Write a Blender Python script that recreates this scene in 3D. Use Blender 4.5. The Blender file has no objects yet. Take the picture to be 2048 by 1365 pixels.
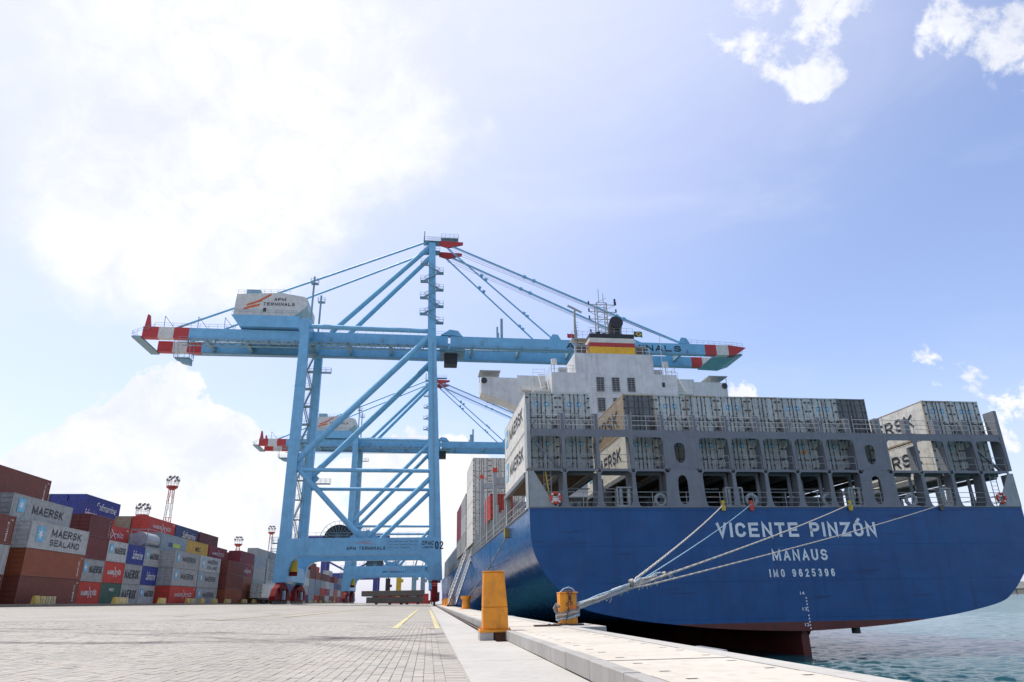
import bpy, math, random
from mathutils import Vector, Matrix
random.seed(7)
PI = math.pi
scene = bpy.context.scene
col = scene.collection

# ------------------------------------------------------------------ camera
cam_d = bpy.data.cameras.new('camera'); cam_d.lens = 24.0; cam_d.sensor_width = 36.0
cam_d.clip_start = 0.1; cam_d.clip_end = 30000
cam = bpy.data.objects.new('camera', cam_d); col.objects.link(cam)
Rv = Vector((0.99337939, -0.11349941, -0.01775587)); Uv = Vector((-0.02386965, -0.35511043, 0.93451957)); Fv = Vector((0.11237272, 0.92790865, 0.35546857))
m = Matrix((Rv, Uv, -Fv)).transposed().to_4x4(); m.translation = Vector((0, 0, 0.7))
cam.matrix_world = m
scene.camera = cam

# ------------------------------------------------------------------ light
SUN_EL, SUN_AZ = math.radians(66), math.radians(-52)       # azimuth from +Y, negative = towards -X
sdir = Vector((math.sin(SUN_AZ) * math.cos(SUN_EL), math.cos(SUN_AZ) * math.cos(SUN_EL), math.sin(SUN_EL)))
sl = bpy.data.lights.new('sun', 'SUN'); sl.energy = 4.0; sl.angle = math.radians(0.6); sl.color = (1.0, 0.955, 0.89)
so = bpy.data.objects.new('sun', sl); col.objects.link(so)
so.rotation_euler = (-sdir).to_track_quat('-Z', 'Y').to_euler()
scene.view_settings.view_transform = 'Standard'; scene.view_settings.look = 'None'
scene.view_settings.gamma = 1.0; scene.view_settings.exposure = 0.22
scene.view_settings.use_curve_mapping = False

w = bpy.data.worlds.new('World'); scene.world = w; w.use_nodes = True
nt = w.node_tree; N = nt.nodes; L = nt.links
for n_ in list(N): N.remove(n_)
def wn(t, **k):
    n_ = N.new(t)
    for a, b in k.items(): setattr(n_, a, b)
    return n_
def wl(v, sock):
    if isinstance(v, (int, float, tuple, list)): sock.default_value = v
    else: L.new(v, sock)
def wmath(op, a, b=None, c=None, clamp=False):
    n_ = wn('ShaderNodeMath', operation=op, use_clamp=clamp)
    wl(a, n_.inputs[0])
    if b is not None: wl(b, n_.inputs[1])
    if c is not None: wl(c, n_.inputs[2])
    return n_.outputs[0]
def wrange(v, a, b, c=0.0, d=1.0, smooth=True):
    n_ = wn('ShaderNodeMapRange', interpolation_type='SMOOTHSTEP' if smooth else 'LINEAR')
    wl(v, n_.inputs['Value']); wl(a, n_.inputs['From Min']); wl(b, n_.inputs['From Max']); wl(c, n_.inputs['To Min']); wl(d, n_.inputs['To Max'])
    return n_.outputs[0]
def wmix(f, a, b):
    n_ = wn('ShaderNodeMix', data_type='RGBA'); wl(f, n_.inputs[0]); wl(a, n_.inputs[6]); wl(b, n_.inputs[7]); return n_.outputs[2]
out = wn('ShaderNodeOutputWorld'); bg = wn('ShaderNodeBackground'); L.new(bg.outputs[0], out.inputs[0])
bg.inputs[1].default_value = 0.1
sky = wn('ShaderNodeTexSky', sky_type='NISHITA'); sky.sun_disc = False
sky.sun_elevation = SUN_EL; sky.sun_rotation = SUN_AZ; sky.altitude = 0; sky.air_density = 1.0; sky.dust_density = 1.6; sky.ozone_density = 1.4
tc = wn('ShaderNodeTexCoord'); dirv = tc.outputs['Generated']
sep = wn('ShaderNodeSeparateXYZ'); L.new(dirv, sep.inputs[0])
def blob(d, r, soft, wgt):
    n_ = wn('ShaderNodeVectorMath', operation='DOT_PRODUCT'); L.new(dirv, n_.inputs[0]); n_.inputs[1].default_value = Vector(d).normalized()
    return wrange(n_.outputs['Value'], math.cos(math.radians(r + soft)), math.cos(math.radians(max(r - soft, 0.0))), 0.0, wgt)
def noise(scale, detail, rough=0.55, dist=0.0, stretch=(1, 1, 1), off=(0, 0, 0)):
    mp = wn('ShaderNodeMapping'); L.new(dirv, mp.inputs[0]); mp.inputs['Scale'].default_value = stretch; mp.inputs['Location'].default_value = off
    n_ = wn('ShaderNodeTexNoise'); L.new(mp.outputs[0], n_.inputs['Vector'])
    n_.inputs['Scale'].default_value = scale; n_.inputs['Detail'].default_value = detail; n_.inputs['Roughness'].default_value = rough; n_.inputs['Distortion'].default_value = dist
    return n_.outputs['Fac']
def total(lst):
    s = lst[0]
    for x in lst[1:]: s = wmath('ADD', s, x)
    return s
# cloud fields: soft bank high on the left, cumulus towers low on the left, wisps on the right
soft_b = total([blob((-0.40, 0.75, 0.53), 10, 7, 0.60), blob((-0.26, 0.78, 0.56), 11, 7, 0.60), blob((-0.11, 0.73, 0.67), 9, 7, 0.5), blob((-0.36, 0.82, 0.45), 6, 5, 0.40),
                blob((-0.20, 0.66, 0.73), 11, 8, 0.45), blob((-0.52, 0.76, 0.39), 6, 5, 0.15), blob((-0.23, 0.85, 0.47), 4.5, 4, 0.4)])
nz1 = noise(2.6, 9, 0.56, 0.35)
nz2 = noise(7.0, 9, 0.6, 0.25, off=(3.1, 1.7, 0.4))
nz3 = noise(16.0, 10, 0.62, 0.3, off=(1.1, 4.7, 2.4))
wide = noise(1.25, 6, 0.55, 0.2, off=(5.3, 2.2, 7.7))
f_soft = wmath('ADD', soft_b, wmath('ADD', wmath('MULTIPLY', wmath('SUBTRACT', nz1, 0.5), 2.4), wmath('ADD', wmath('MULTIPLY', wmath('SUBTRACT', nz2, 0.5), 1.2), wmath('MULTIPLY', wmath('SUBTRACT', nz3, 0.5), 0.8))))
c_soft = wmath('MULTIPLY', wrange(f_soft, 0.48, 1.45), 0.95)
low_b = total([blob((-0.467, 0.877, 0.110), 4.0, 1.3, 0.9),
               blob((-0.427, 0.890, 0.159), 3.6, 1.3, 0.9),
               blob((-0.387, 0.898, 0.211), 3.0, 1.3, 0.9),
               blob((-0.342, 0.900, 0.269), 2.2, 1.3, 0.9),
               blob((-0.337, 0.917, 0.216), 3.5, 1.3, 0.9),
               blob((-0.285, 0.942, 0.175), 3.6, 1.3, 0.9),
               blob((-0.356, 0.922, 0.152), 5.0, 1.3, 0.9),
               blob((-0.229, 0.963, 0.142), 3.5, 1.3, 0.9),
               blob((-0.150, 0.982, 0.115), 4.0, 1.3, 0.9),
               blob((-0.031, 0.982, 0.187), 2.8, 1.3, 0.9),
               blob((0.026, 0.984, 0.174), 2.6, 1.3, 0.9),
               blob((-0.084, 0.988, 0.129), 4.0, 1.3, 0.9),
               blob((-0.425, 0.899, 0.100), 5.0, 1.3, 0.9),
               blob((-0.256, 0.962, 0.100), 5.0, 1.3, 0.9),
               blob((0.013, 0.995, 0.102), 4.0, 1.3, 0.9),
               blob((0.069, 0.988, 0.135), 2.5, 1.3, 0.9),
               blob((0.627, 0.734, 0.26), 1.6, 1.6, 0.58), blob((0.69, 0.70, 0.19), 2.4, 2.2, 0.62), blob((0.422, 0.866, 0.269), 0.9, 1.0, 0.55)])
f_low = wmath('ADD', wmath('MINIMUM', low_b, 0.95), wmath('ADD', wmath('MULTIPLY', wmath('SUBTRACT', nz2, 0.5), 1.7), wmath('MULTIPLY', wmath('SUBTRACT', nz3, 0.5), 2.3)))
c_low = wmath('MULTIPLY', wrange(f_low, 0.50, 0.72), wrange(low_b, 0.02, 0.25))
wisp_b = total([blob((0.385, 0.619, 0.685), 1.8, 1.9, 0.60),
                blob((0.420, 0.625, 0.658), 2.0, 1.9, 0.60),
                blob((0.439, 0.599, 0.670), 1.7, 1.9, 0.60),
                blob((0.472, 0.629, 0.618), 1.0, 1.9, 0.60),
                blob((0.466, 0.645, 0.606), 0.7, 1.9, 0.60),
                blob((0.377, 0.634, 0.675), 1.2, 1.9, 0.60),
                blob((0.485, 0.570, 0.664), 1.2, 1.9, 0.60),
                blob((0.584, 0.529, 0.616), 1.6, 1.9, 0.60),
                blob((0.610, 0.513, 0.604), 2.0, 1.9, 0.60),
                blob((0.633, 0.512, 0.581), 1.5, 1.9, 0.60),
                blob((0.642, 0.527, 0.557), 0.9, 1.9, 0.60),
                blob((0.581, 0.545, 0.605), 0.8, 1.9, 0.60)])
nz4 = noise(34.0, 8, 0.6, 0.2, off=(2.1, 0.3, 4.4))
f_wisp = wmath('ADD', wmath('MINIMUM', wisp_b, 0.85), wmath('ADD', wmath('MULTIPLY', wmath('SUBTRACT', nz3, 0.5), 3.2), wmath('MULTIPLY', wmath('SUBTRACT', nz4, 0.5), 1.8)))
c_wisp = wmath('MULTIPLY', wmath('MULTIPLY', wrange(f_wisp, 0.40, 1.15), 0.92), wrange(wisp_b, 0.02, 0.30))
# broken cloud over the rest of the dome so that it goes on as the part in view
behind = wmath('MULTIPLY', wrange(wide, 0.56, 0.70), wrange(sep.outputs[1], 0.35, -0.1))
cirrus = wmath('MULTIPLY', wrange(noise(2.2, 7, 0.6, 0.6, (1, 1, 3.4)), 0.46, 0.75), 0.16)
cl = wmath('MAXIMUM', wmath('MAXIMUM', c_soft, c_low), wmath('MAXIMUM', c_wisp, wmath('MAXIMUM', behind, cirrus)))
# the air itself: paler towards the horizon and towards the sun
dsun = wn('ShaderNodeVectorMath', operation='DOT_PRODUCT'); L.new(dirv, dsun.inputs[0]); dsun.inputs[1].default_value = sdir
tint = wn('ShaderNodeMix', data_type='RGBA', blend_type='MULTIPLY'); tint.inputs[0].default_value = 1.0
L.new(sky.outputs[0], tint.inputs[6]); tint.inputs[7].default_value = (1.93, 1.80, 1.92, 1)
glow = wrange(dsun.outputs['Value'], 0.35, 0.95, 0.0, 0.9)
base = wmix(wmath('ADD', glow, wrange(sep.outputs[2], 0.32, 0.0, 0.0, 0.66), clamp=True), tint.outputs[2], (7.4, 7.8, 9.7, 1))
shade = wmath('MULTIPLY', wrange(noise(5.0, 8, 0.6, 0.3, off=(0.4, 0.1, 0.9)), 0.34, 0.58, 0.55, 1.0), wrange(noise(13.0, 9, 0.66, 0.5, off=(2.4, 0.7, 0.2)), 0.36, 0.60, 0.62, 1.0))
cc = wn('ShaderNodeMix', data_type='RGBA', blend_type='MULTIPLY'); cc.inputs[0].default_value = 1.0
L.new(wmix(shade, (6.4, 6.7, 7.6, 1), (9.4, 9.45, 9.7, 1)), cc.inputs[6]); cc.inputs[7].default_value = (1, 1, 1, 1)
L.new(wmix(wmath('MULTIPLY', cl, 0.95), base, cc.outputs[2]), bg.inputs[0])

# ------------------------------------------------------------------ materials
MATS = {}
def mat(name, color, rough=0.5, metal=0.0, dirt=0.12, dirt_col=(0.10, 0.075, 0.05), rust=0.0, streak=0.0, scale=1.0, bump=0.0, spec=0.5, vary=0.0):
    if name in MATS: return MATS[name]
    M = bpy.data.materials.new(name); M.use_nodes = True; t = M.node_tree; nn = t.nodes; ll = t.links
    b = nn['Principled BSDF']; b.inputs['Metallic'].default_value = metal; b.inputs['Specular IOR Level'].default_value = spec
    tc = nn.new('ShaderNodeTexCoord'); oi = nn.new('ShaderNodeObjectInfo')
    ad = nn.new('ShaderNodeVectorMath'); ad.operation = 'MULTIPLY_ADD'
    ll.new(oi.outputs['Random'], ad.inputs[0]); ad.inputs[1].default_value = (37.0, 53.0, 19.0); ll.new(tc.outputs['Object'], ad.inputs[2])
    def nz(sc, det, st=(1, 1, 1)):
        mp = nn.new('ShaderNodeMapping'); ll.new(ad.outputs[0], mp.inputs[0]); mp.inputs['Scale'].default_value = st
        n_ = nn.new('ShaderNodeTexNoise'); ll.new(mp.outputs[0], n_.inputs['Vector']); n_.inputs['Scale'].default_value = sc * scale; n_.inputs['Detail'].default_value = det; n_.inputs['Roughness'].default_value = 0.62
        return n_.outputs['Fac']
    def rng(v, a, b_, c, d):
        n_ = nn.new('ShaderNodeMapRange'); ll.new(v, n_.inputs[0]); n_.inputs[1].default_value = a; n_.inputs[2].default_value = b_; n_.inputs[3].default_value = c; n_.inputs[4].default_value = d; return n_.outputs[0]
    def mix(f, a, c):
        n_ = nn.new('ShaderNodeMix'); n_.data_type = 'RGBA'
        for v, s in ((f, n_.inputs[0]), (a, n_.inputs[6]), (c, n_.inputs[7])):
            if isinstance(v, (int, float)): s.default_value = v
            elif isinstance(v, tuple): s.default_value = (*v[:3], 1)
            else: ll.new(v, s)
        return n_.outputs[2]
    c = (*color, 1)
    cur = mix(rng(nz(0.9, 4), 0.3, 0.7, 0.0, 1.0), tuple(x * 0.86 for x in color), tuple(min(1, x * 1.10) for x in color))
    if vary:
        n_ = nn.new('ShaderNodeHueSaturation'); ll.new(cur, n_.inputs['Color']); ll.new(rng(oi.outputs['Random'], 0, 1, 1 - vary, 1 + vary), n_.inputs['Value']); cur = n_.outputs[0]
    if dirt: cur = mix(rng(nz(2.3, 8), 0.48, 0.78, 0.0, min(1.0, dirt * 3)), cur, dirt_col)
    if streak: cur = mix(rng(nz(2.0, 6, (2.2, 2.2, 0.14)), 0.52, 0.74, 0.0, streak), cur, dirt_col)
    if rust: cur = mix(rng(nz(3.2, 9, (1, 1, 0.45)), 0.60, 0.70, 0.0, rust), cur, (0.16, 0.062, 0.025))
    ll.new(cur, b.inputs['Base Color'])
    ll.new(rng(nz(4, 5), 0.3, 0.7, max(0.05, rough - 0.1), min(1, rough + 0.12)), b.inputs['Roughness'])
    if bump:
        bp = nn.new('ShaderNodeBump'); bp.inputs['Strength'].default_value = bump; bp.inputs['Distance'].default_value = 0.02; ll.new(nz(9, 6), bp.inputs['Height']); ll.new(bp.outputs[0], b.inputs['Normal'])
    MATS[name] = M; return M

crane_blue = mat('crane_blue', (0.175, 0.44, 0.64), 0.42, dirt=0.04, streak=0.26, dirt_col=(0.17, 0.20, 0.21), scale=0.6, rust=0.12)
crane_grey = mat('crane_steelwork', (0.22, 0.36, 0.42), 0.5, dirt=0.15)
crane_red = mat('crane_red', (0.48, 0.035, 0.03), 0.45, dirt=0.1)
crane_white = mat('crane_white', (0.62, 0.60, 0.54), 0.5, dirt=0.08)
bogie_red = mat('bogie_red', (0.17, 0.010, 0.012), 0.75, dirt=0.12, spec=0.15, dirt_col=(0.03, 0.02, 0.02))
dark_metal = mat('dark_metal', (0.035, 0.037, 0.04), 0.5, metal=0.3, dirt=0.1)
house_white = mat('machinery_house_white', (0.60, 0.60, 0.55), 0.55, dirt=0.06, streak=0.12)
orange_print = mat('orange_print', (0.62, 0.13, 0.035), 0.5, dirt=0.03)
black_print = mat('black_print', (0.016, 0.018, 0.026), 0.55, dirt=0.03)
white_print = mat('white_print', (0.72, 0.72, 0.68), 0.5, dirt=0.06)
hull_letters = mat('hull_letter_white', (0.80, 0.82, 0.80), 0.5, dirt=0.05)
blue_print = mat('light_blue_print', (0.14, 0.42, 0.58), 0.5, dirt=0.08)
ship_grey = mat('ship_grey', (0.185, 0.195, 0.21), 0.5, dirt=0.06, streak=0.18, rust=0.3)
ship_light = mat('ship_light_grey', (0.34, 0.36, 0.35), 0.5, dirt=0.1, rust=0.2, streak=0.2)
ship_white = mat('ship_white', (0.60, 0.61, 0.59), 0.45, dirt=0.07, streak=0.30, rust=0.08, scale=0.6)
deck_mat = mat('deck_green_grey', (0.10, 0.13, 0.12), 0.6, dirt=0.2)
louvre_dark = mat('louvre_dark', (0.04, 0.04, 0.04), 0.6)
funnel_black = mat('funnel_black', (0.018, 0.018, 0.02), 0.5)
funnel_red = mat('funnel_red', (0.42, 0.03, 0.03), 0.45)
funnel_yellow = mat('funnel_yellow', (0.80, 0.44, 0.02), 0.45)
cream = mat('cream_white', (0.66, 0.64, 0.56), 0.5, dirt=0.08)
orange_paint = mat('safety_orange', (0.80, 0.29, 0.006), 0.42, dirt=0.14, dirt_col=(0.22, 0.08, 0.02), bump=0.25, scale=2.4, rust=0.5, streak=0.3)
buoy_orange = mat('lifebuoy_orange', (0.62, 0.06, 0.03), 0.5)
yellow_paint = mat('yellow_paint', (0.62, 0.42, 0.03), 0.5, dirt=0.15)
rope_mat = mat('rope_beige', (0.56, 0.50, 0.42), 0.9, dirt=0.25, scale=6, bump=0.6)
rope_grey = mat('rope_grey', (0.26, 0.24, 0.21), 0.9, dirt=0.3, scale=6, bump=0.6)
rope_blue = mat('rope_blue', (0.36, 0.52, 0.60), 0.9, dirt=0.15, scale=6, bump=0.6)
chain_mat = mat('chain_rust', (0.07, 0.045, 0.035), 0.7, dirt=0.3, scale=6)
wood = mat('container_floor', (0.22, 0.13, 0.07), 0.8, dirt=0.3)
rubber = mat('black_rubber', (0.02, 0.02, 0.02), 0.85)
alu = mat('aluminium', (0.55, 0.55, 0.53), 0.4, metal=0.5)
cover_grey = mat('hatch_cover_grey', (0.14, 0.12, 0.10), 0.7, dirt=0.3, rust=0.4)

# ---- hull paint: blue above the load line, red below
def hull_mat():
    M = bpy.data.materials.new('hull_paint'); M.use_nodes = True; t = M.node_tree; nn = t.nodes; ll = t.links; b = nn['Principled BSDF']
    tc = nn.new('ShaderNodeTexCoord'); sp = nn.new('ShaderNodeSeparateXYZ'); ll.new(tc.outputs['Object'], sp.inputs[0])
    def nz(sc, det, st=(1, 1, 1)):
        mp = nn.new('ShaderNodeMapping'); ll.new(tc.outputs['Object'], mp.inputs[0]); mp.inputs['Scale'].default_value = st
        n_ = nn.new('ShaderNodeTexNoise'); ll.new(mp.outputs[0], n_.inputs['Vector']); n_.inputs['Scale'].default_value = sc; n_.inputs['Detail'].default_value = det; n_.inputs['Roughness'].default_value = 0.6
        return n_.outputs['Fac']
    def rng(v, a, b_, c, d):
        n_ = nn.new('ShaderNodeMapRange'); ll.new(v, n_.inputs[0]); n_.inputs[1].default_value = a; n_.inputs[2].default_value = b_; n_.inputs[3].default_value = c; n_.inputs[4].default_value = d; return n_.outputs[0]
    def mix(f, a, c):
        n_ = nn.new('ShaderNodeMix'); n_.data_type = 'RGBA'
        for v, s in ((f, n_.inputs[0]), (a, n_.inputs[6]), (c, n_.inputs[7])):
            if isinstance(v, tuple): s.default_value = (*v, 1)
            else: ll.new(v, s)
        return n_.outputs[2]
    blue = mix(rng(nz(0.35, 6), 0.3, 0.7, 0, 1), (0.004, 0.068, 0.205), (0.008, 0.092, 0.258))
    blue = mix(rng(nz(1.1, 8, (1.6, 1.6, 0.10)), 0.52, 0.72, 0, 0.55), blue, (0.006, 0.045, 0.13))
    blue = mix(rng(nz(0.8, 7, (0.35, 0.35, 3.0)), 0.60, 0.68, 0, 0.6), blue, (0.008, 0.025, 0.08))
    blue = mix(rng(nz(3.5, 7), 0.68, 0.76, 0, 0.35), blue, (0.05, 0.14, 0.28))
    blue = mix(rng(nz(0.22, 3, (1, 1, 2)), 0.52, 0.60, 0, 0.45), blue, (0.005, 0.060, 0.185))
    blue = mix(rng(nz(1.6, 9, (3.0, 3.0, 0.07)), 0.66, 0.74, 0, 0.35), blue, (0.10, 0.055, 0.03))
    red = mix(rng(nz(0.6, 7), 0.3, 0.7, 0, 1), (0.095, 0.022, 0.018), (0.15, 0.036, 0.028))
    red = mix(rng(nz(1.2, 8, (1, 1, 0.3)), 0.55, 0.75, 0, 0.6), red, (0.045, 0.03, 0.022))
    ll.new(mix(rng(sp.outputs[2], 2.08, 2.10, 0, 1), red, blue), b.inputs['Base Color'])
    ll.new(rng(nz(0.5, 6), 0.3, 0.7, 0.16, 0.30), b.inputs['Roughness'])
    b.inputs['Specular IOR Level'].default_value = 0.30; b.inputs['Coat Weight'].default_value = 0.0
    # faint shell-plate seams and dents
    mpb = nn.new('ShaderNodeMapping'); ll.new(tc.outputs['Object'], mpb.inputs[0]); mpb.inputs['Rotation'].default_value = (PI / 2, 0, 0)
    bk_ = nn.new('ShaderNodeTexBrick'); ll.new(mpb.outputs[0], bk_.inputs[0]); bk_.inputs['Scale'].default_value = 1; bk_.inputs['Brick Width'].default_value = 7.6; bk_.inputs['Row Height'].default_value = 2.35; bk_.inputs['Mortar Size'].default_value = .012; bk_.inputs['Mortar Smooth'].default_value = .6
    wb = nn.new('ShaderNodeBump'); wb.inputs['Strength'].default_value = .6; wb.inputs['Distance'].default_value = .02; ll.new(bk_.outputs['Fac'], wb.inputs['Height'])
    wv = nn.new('ShaderNodeBump'); ll.new(wb.outputs[0], wv.inputs['Normal']); wv.inputs['Strength'].default_value = 0.25; wv.inputs['Distance'].default_value = 0.10; ll.new(nz(0.35, 3, (1, 1, 1.4)), wv.inputs['Height']); ll.new(wv.outputs[0], b.inputs['Normal'])
    return M
hull_paint = hull_mat()

# ------------------------------------------------------------------ mesh builder
class MB:
    def __init__(s): s.v = []; s.f = []; s.m = []; s.mi = 0
    def face(s, idx): s.f.append(idx); s.m.append(s.mi)
    def quad(s, a, b, c, d):
        i = len(s.v); s.v += [tuple(a), tuple(b), tuple(c), tuple(d)]; s.face((i, i + 1, i + 2, i + 3))
    def box(s, x0, x1, y0, y1, z0, z1):
        i = len(s.v)
        s.v += [(x, y, z) for z in (z0, z1) for y in (y0, y1) for x in (x0, x1)]
        for f in ((0, 2, 3, 1), (4, 5, 7, 6), (0, 1, 5, 4), (2, 6, 7, 3), (0, 4, 6, 2), (1, 3, 7, 5)): s.face(tuple(i + k for k in f))
        return s
    def hexa(s, bot, top):
        i = len(s.v); s.v += [tuple(p) for p in bot] + [tuple(p) for p in top]
        for f in ((3, 2, 1, 0), (4, 5, 6, 7), (0, 1, 5, 4), (1, 2, 6, 5), (2, 3, 7, 6), (3, 0, 4, 7)): s.face(tuple(i + k for k in f))
        return s
    def beam(s, p, q, w_, h_, up=(0, 0, 1)):
        p = Vector(p); q = Vector(q); d = (q - p).normalized(); u = Vector(up)
        if abs(d.dot(u)) > 0.99: u = Vector((0, 1, 0))
        a = d.cross(u).normalized() * (w_ / 2); b = a.cross(d).normalized() * (h_ / 2)
        return s.hexa([p - a - b, p + a - b, p + a + b, p - a + b], [q - a - b, q + a - b, q + a + b, q - a + b])
    def tube(s, p, q, r, n=8, r2=None, cap=True):
        p = Vector(p); q = Vector(q); d = (q - p).normalized(); u = Vector((0, 0, 1)) if abs(d.z) < 0.95 else Vector((0, 1, 0))
        a = d.cross(u).normalized(); b = a.cross(d); r2 = r if r2 is None else r2; i = len(s.v)
        for c, rr in ((p, r), (q, r2)):
            for k in range(n):
                t = 2 * PI * k / n; s.v.append(tuple(c + (a * math.cos(t) + b * math.sin(t)) * rr))
        for k in range(n): s.face((i + k, i + n + k, i + n + (k + 1) % n, i + (k + 1) % n))
        if cap: s.face(tuple(i + k for k in range(n))); s.face(tuple(i + n + k for k in reversed(range(n))))
        return s
    def path(s, pts, r, n=6):
        pts = [Vector(p) for p in pts]; i0 = len(s.v); last = None
        for j, p in enumerate(pts):
            d = (pts[min(j + 1, len(pts) - 1)] - pts[max(j - 1, 0)]).normalized()
            if last is None: u = Vector((0, 0, 1)) if abs(d.z) < 0.9 else Vector((0, 1, 0)); a = d.cross(u).normalized()
            else: a = (last - d * last.dot(d)).normalized()
            last = a; b = d.cross(a)
            for k in range(n): t = 2 * PI * k / n; s.v.append(tuple(p + (a * math.cos(t) + b * math.sin(t)) * r))
        for j in range(len(pts) - 1):
            for k in range(n): s.face((i0 + j * n + k, i0 + j * n + (k + 1) % n, i0 + (j + 1) * n + (k + 1) % n, i0 + (j + 1) * n + k))
        s.face(tuple(i0 + k for k in reversed(range(n)))); s.face(tuple(i0 + (len(pts) - 1) * n + k for k in range(n)))
        return s
    def prism(s, pts, axis, a, b):     # pts 2-D polygon; axis 'x','y','z' is the extrusion axis
        def P(u, v, w_): return {'x': (w_, u, v), 'y': (u, w_, v), 'z': (u, v, w_)}[axis]
        i = len(s.v); n = len(pts)
        s.v += [P(u, v, a) for u, v in pts] + [P(u, v, b) for u, v in pts]
        s.face(tuple(i + k for k in range(n))); s.face(tuple(i + n + k for k in reversed(range(n))))
        for k in range(n): s.face((i + k, i + n + k, i + n + (k + 1) % n, i + (k + 1) % n))
        return s
    def ring(s, c, axis, R_, r, n=20, k_=8, a0=0, a1=2 * PI):
        pts = []
        for j in range(n + 1):
            t = a0 + (a1 - a0) * j / n; u, v = math.cos(t) * R_, math.sin(t) * R_
            pts.append(Vector(c) + Vector({'x': (0, u, v), 'y': (u, 0, v), 'z': (u, v, 0)}[axis]))
        return s.path(pts, r, k_)
    def mesh(s, name):
        me = bpy.data.meshes.new(name); me.from_pydata(s.v, [], s.f); me.polygons.foreach_set('material_index', s.m); me.update(); return me
    def build(s, name, mats, parent=None, smooth=False, bevel=0.0):
        me = s.mesh(name)
        return add(name, me, mats, parent, smooth, bevel)
def fix(me, smooth=False):
    import bmesh
    bm = bmesh.new(); bm.from_mesh(me); bmesh.ops.recalc_face_normals(bm, faces=bm.faces); bm.to_mesh(me); bm.free()
    if smooth:
        me.polygons.foreach_set('use_smooth', [True] * len(me.polygons))
def add(name, me, mats, parent=None, smooth=False, bevel=0.0):
    if not isinstance(mats, (list, tuple)): mats = [mats]
    if not me.materials:
        fix(me, smooth)
        for m_ in mats: me.materials.append(m_)
    o = bpy.data.objects.new(name, me); col.objects.link(o)
    if parent: o.parent = parent
    if me.materials[0] != mats[0] or o.material_slots[0].material != mats[0]:
        o.material_slots[0].link = 'OBJECT'; o.material_slots[0].material = mats[0]
    if smooth:
        try: me.set_sharp_from_angle(angle=math.radians(38))
        except Exception: pass
    if bevel:
        b = o.modifiers.new('bevel', 'BEVEL'); b.width = bevel; b.segments = 2; b.limit_method = 'ANGLE'
    return o
def tag(o, label=None, cat=None, group=None, kind=None):
    if label and len(label.split()) > 16: print('LONG', label)
    if label: o['label'] = label
    if cat: o['category'] = cat
    if group: o['group'] = group
    if kind: o['kind'] = kind
    return o
def thing(name, label, cat, loc=(0, 0, 0), rz=0.0, group=None):
    o = bpy.data.objects.new(name, None); col.objects.link(o); o.location = loc; o.rotation_euler = (0, 0, rz); o.empty_display_size = 0.3
    return tag(o, label, cat, group)
def copy_tree(o, parent=None):
    c = o.copy(); col.objects.link(c)
    if parent: c.parent = parent
    for ch in list(o.children): copy_tree(ch, c)
    return c

TXT = {}
def text_mesh(body, bold=0.0, shear=0.0, space=1.0):
    key = (body, bold, shear, space)
    if key in TXT: return TXT[key]
    cu = bpy.data.curves.new('lettering', 'FONT'); cu.body = body; cu.offset = bold; cu.shear = shear; cu.space_character = space; cu.resolution_u = 3; cu.fill_mode = 'FRONT'
    ob = bpy.data.objects.new('tmp', cu); col.objects.link(ob); dg = bpy.context.evaluated_depsgraph_get(); dg.update()
    me = bpy.data.meshes.new_from_object(ob.evaluated_get(dg)); bpy.data.objects.remove(ob)
    vs = [v.co.copy() for v in me.vertices]
    x0 = min(v.x for v in vs); x1 = max(v.x for v in vs); y0 = min(v.y for v in vs); y1 = max(v.y for v in vs)
    for v in me.vertices: v.co = Vector(((v.co.x - x0) / (x1 - x0), (v.co.y - y0) / (y1 - y0), 0))
    TXT[key] = me; return me
def lettering(body, origin, ux, uz, width, height, m_, parent=None, name='lettering', bold=0.02, shear=0.0, space=1.0):
    """text filling a width x height field; ux = reading direction, uz = up direction"""
    me = text_mesh(body, bold, shear, space)
    o = bpy.data.objects.new(name, me); col.objects.link(o)
    if not me.materials: me.materials.append(m_)
    o.material_slots[0].link = 'OBJECT'; o.material_slots[0].material = m_
    ux = Vector(ux).normalized(); uz = Vector(uz).normalized(); n_ = ux.cross(uz)
    M4 = Matrix((ux * width, uz * height, n_)).transposed().to_4x4(); M4.translation = Vector(origin)
    if parent: o.parent = parent
    o.matrix_local = M4
    return o


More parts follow.
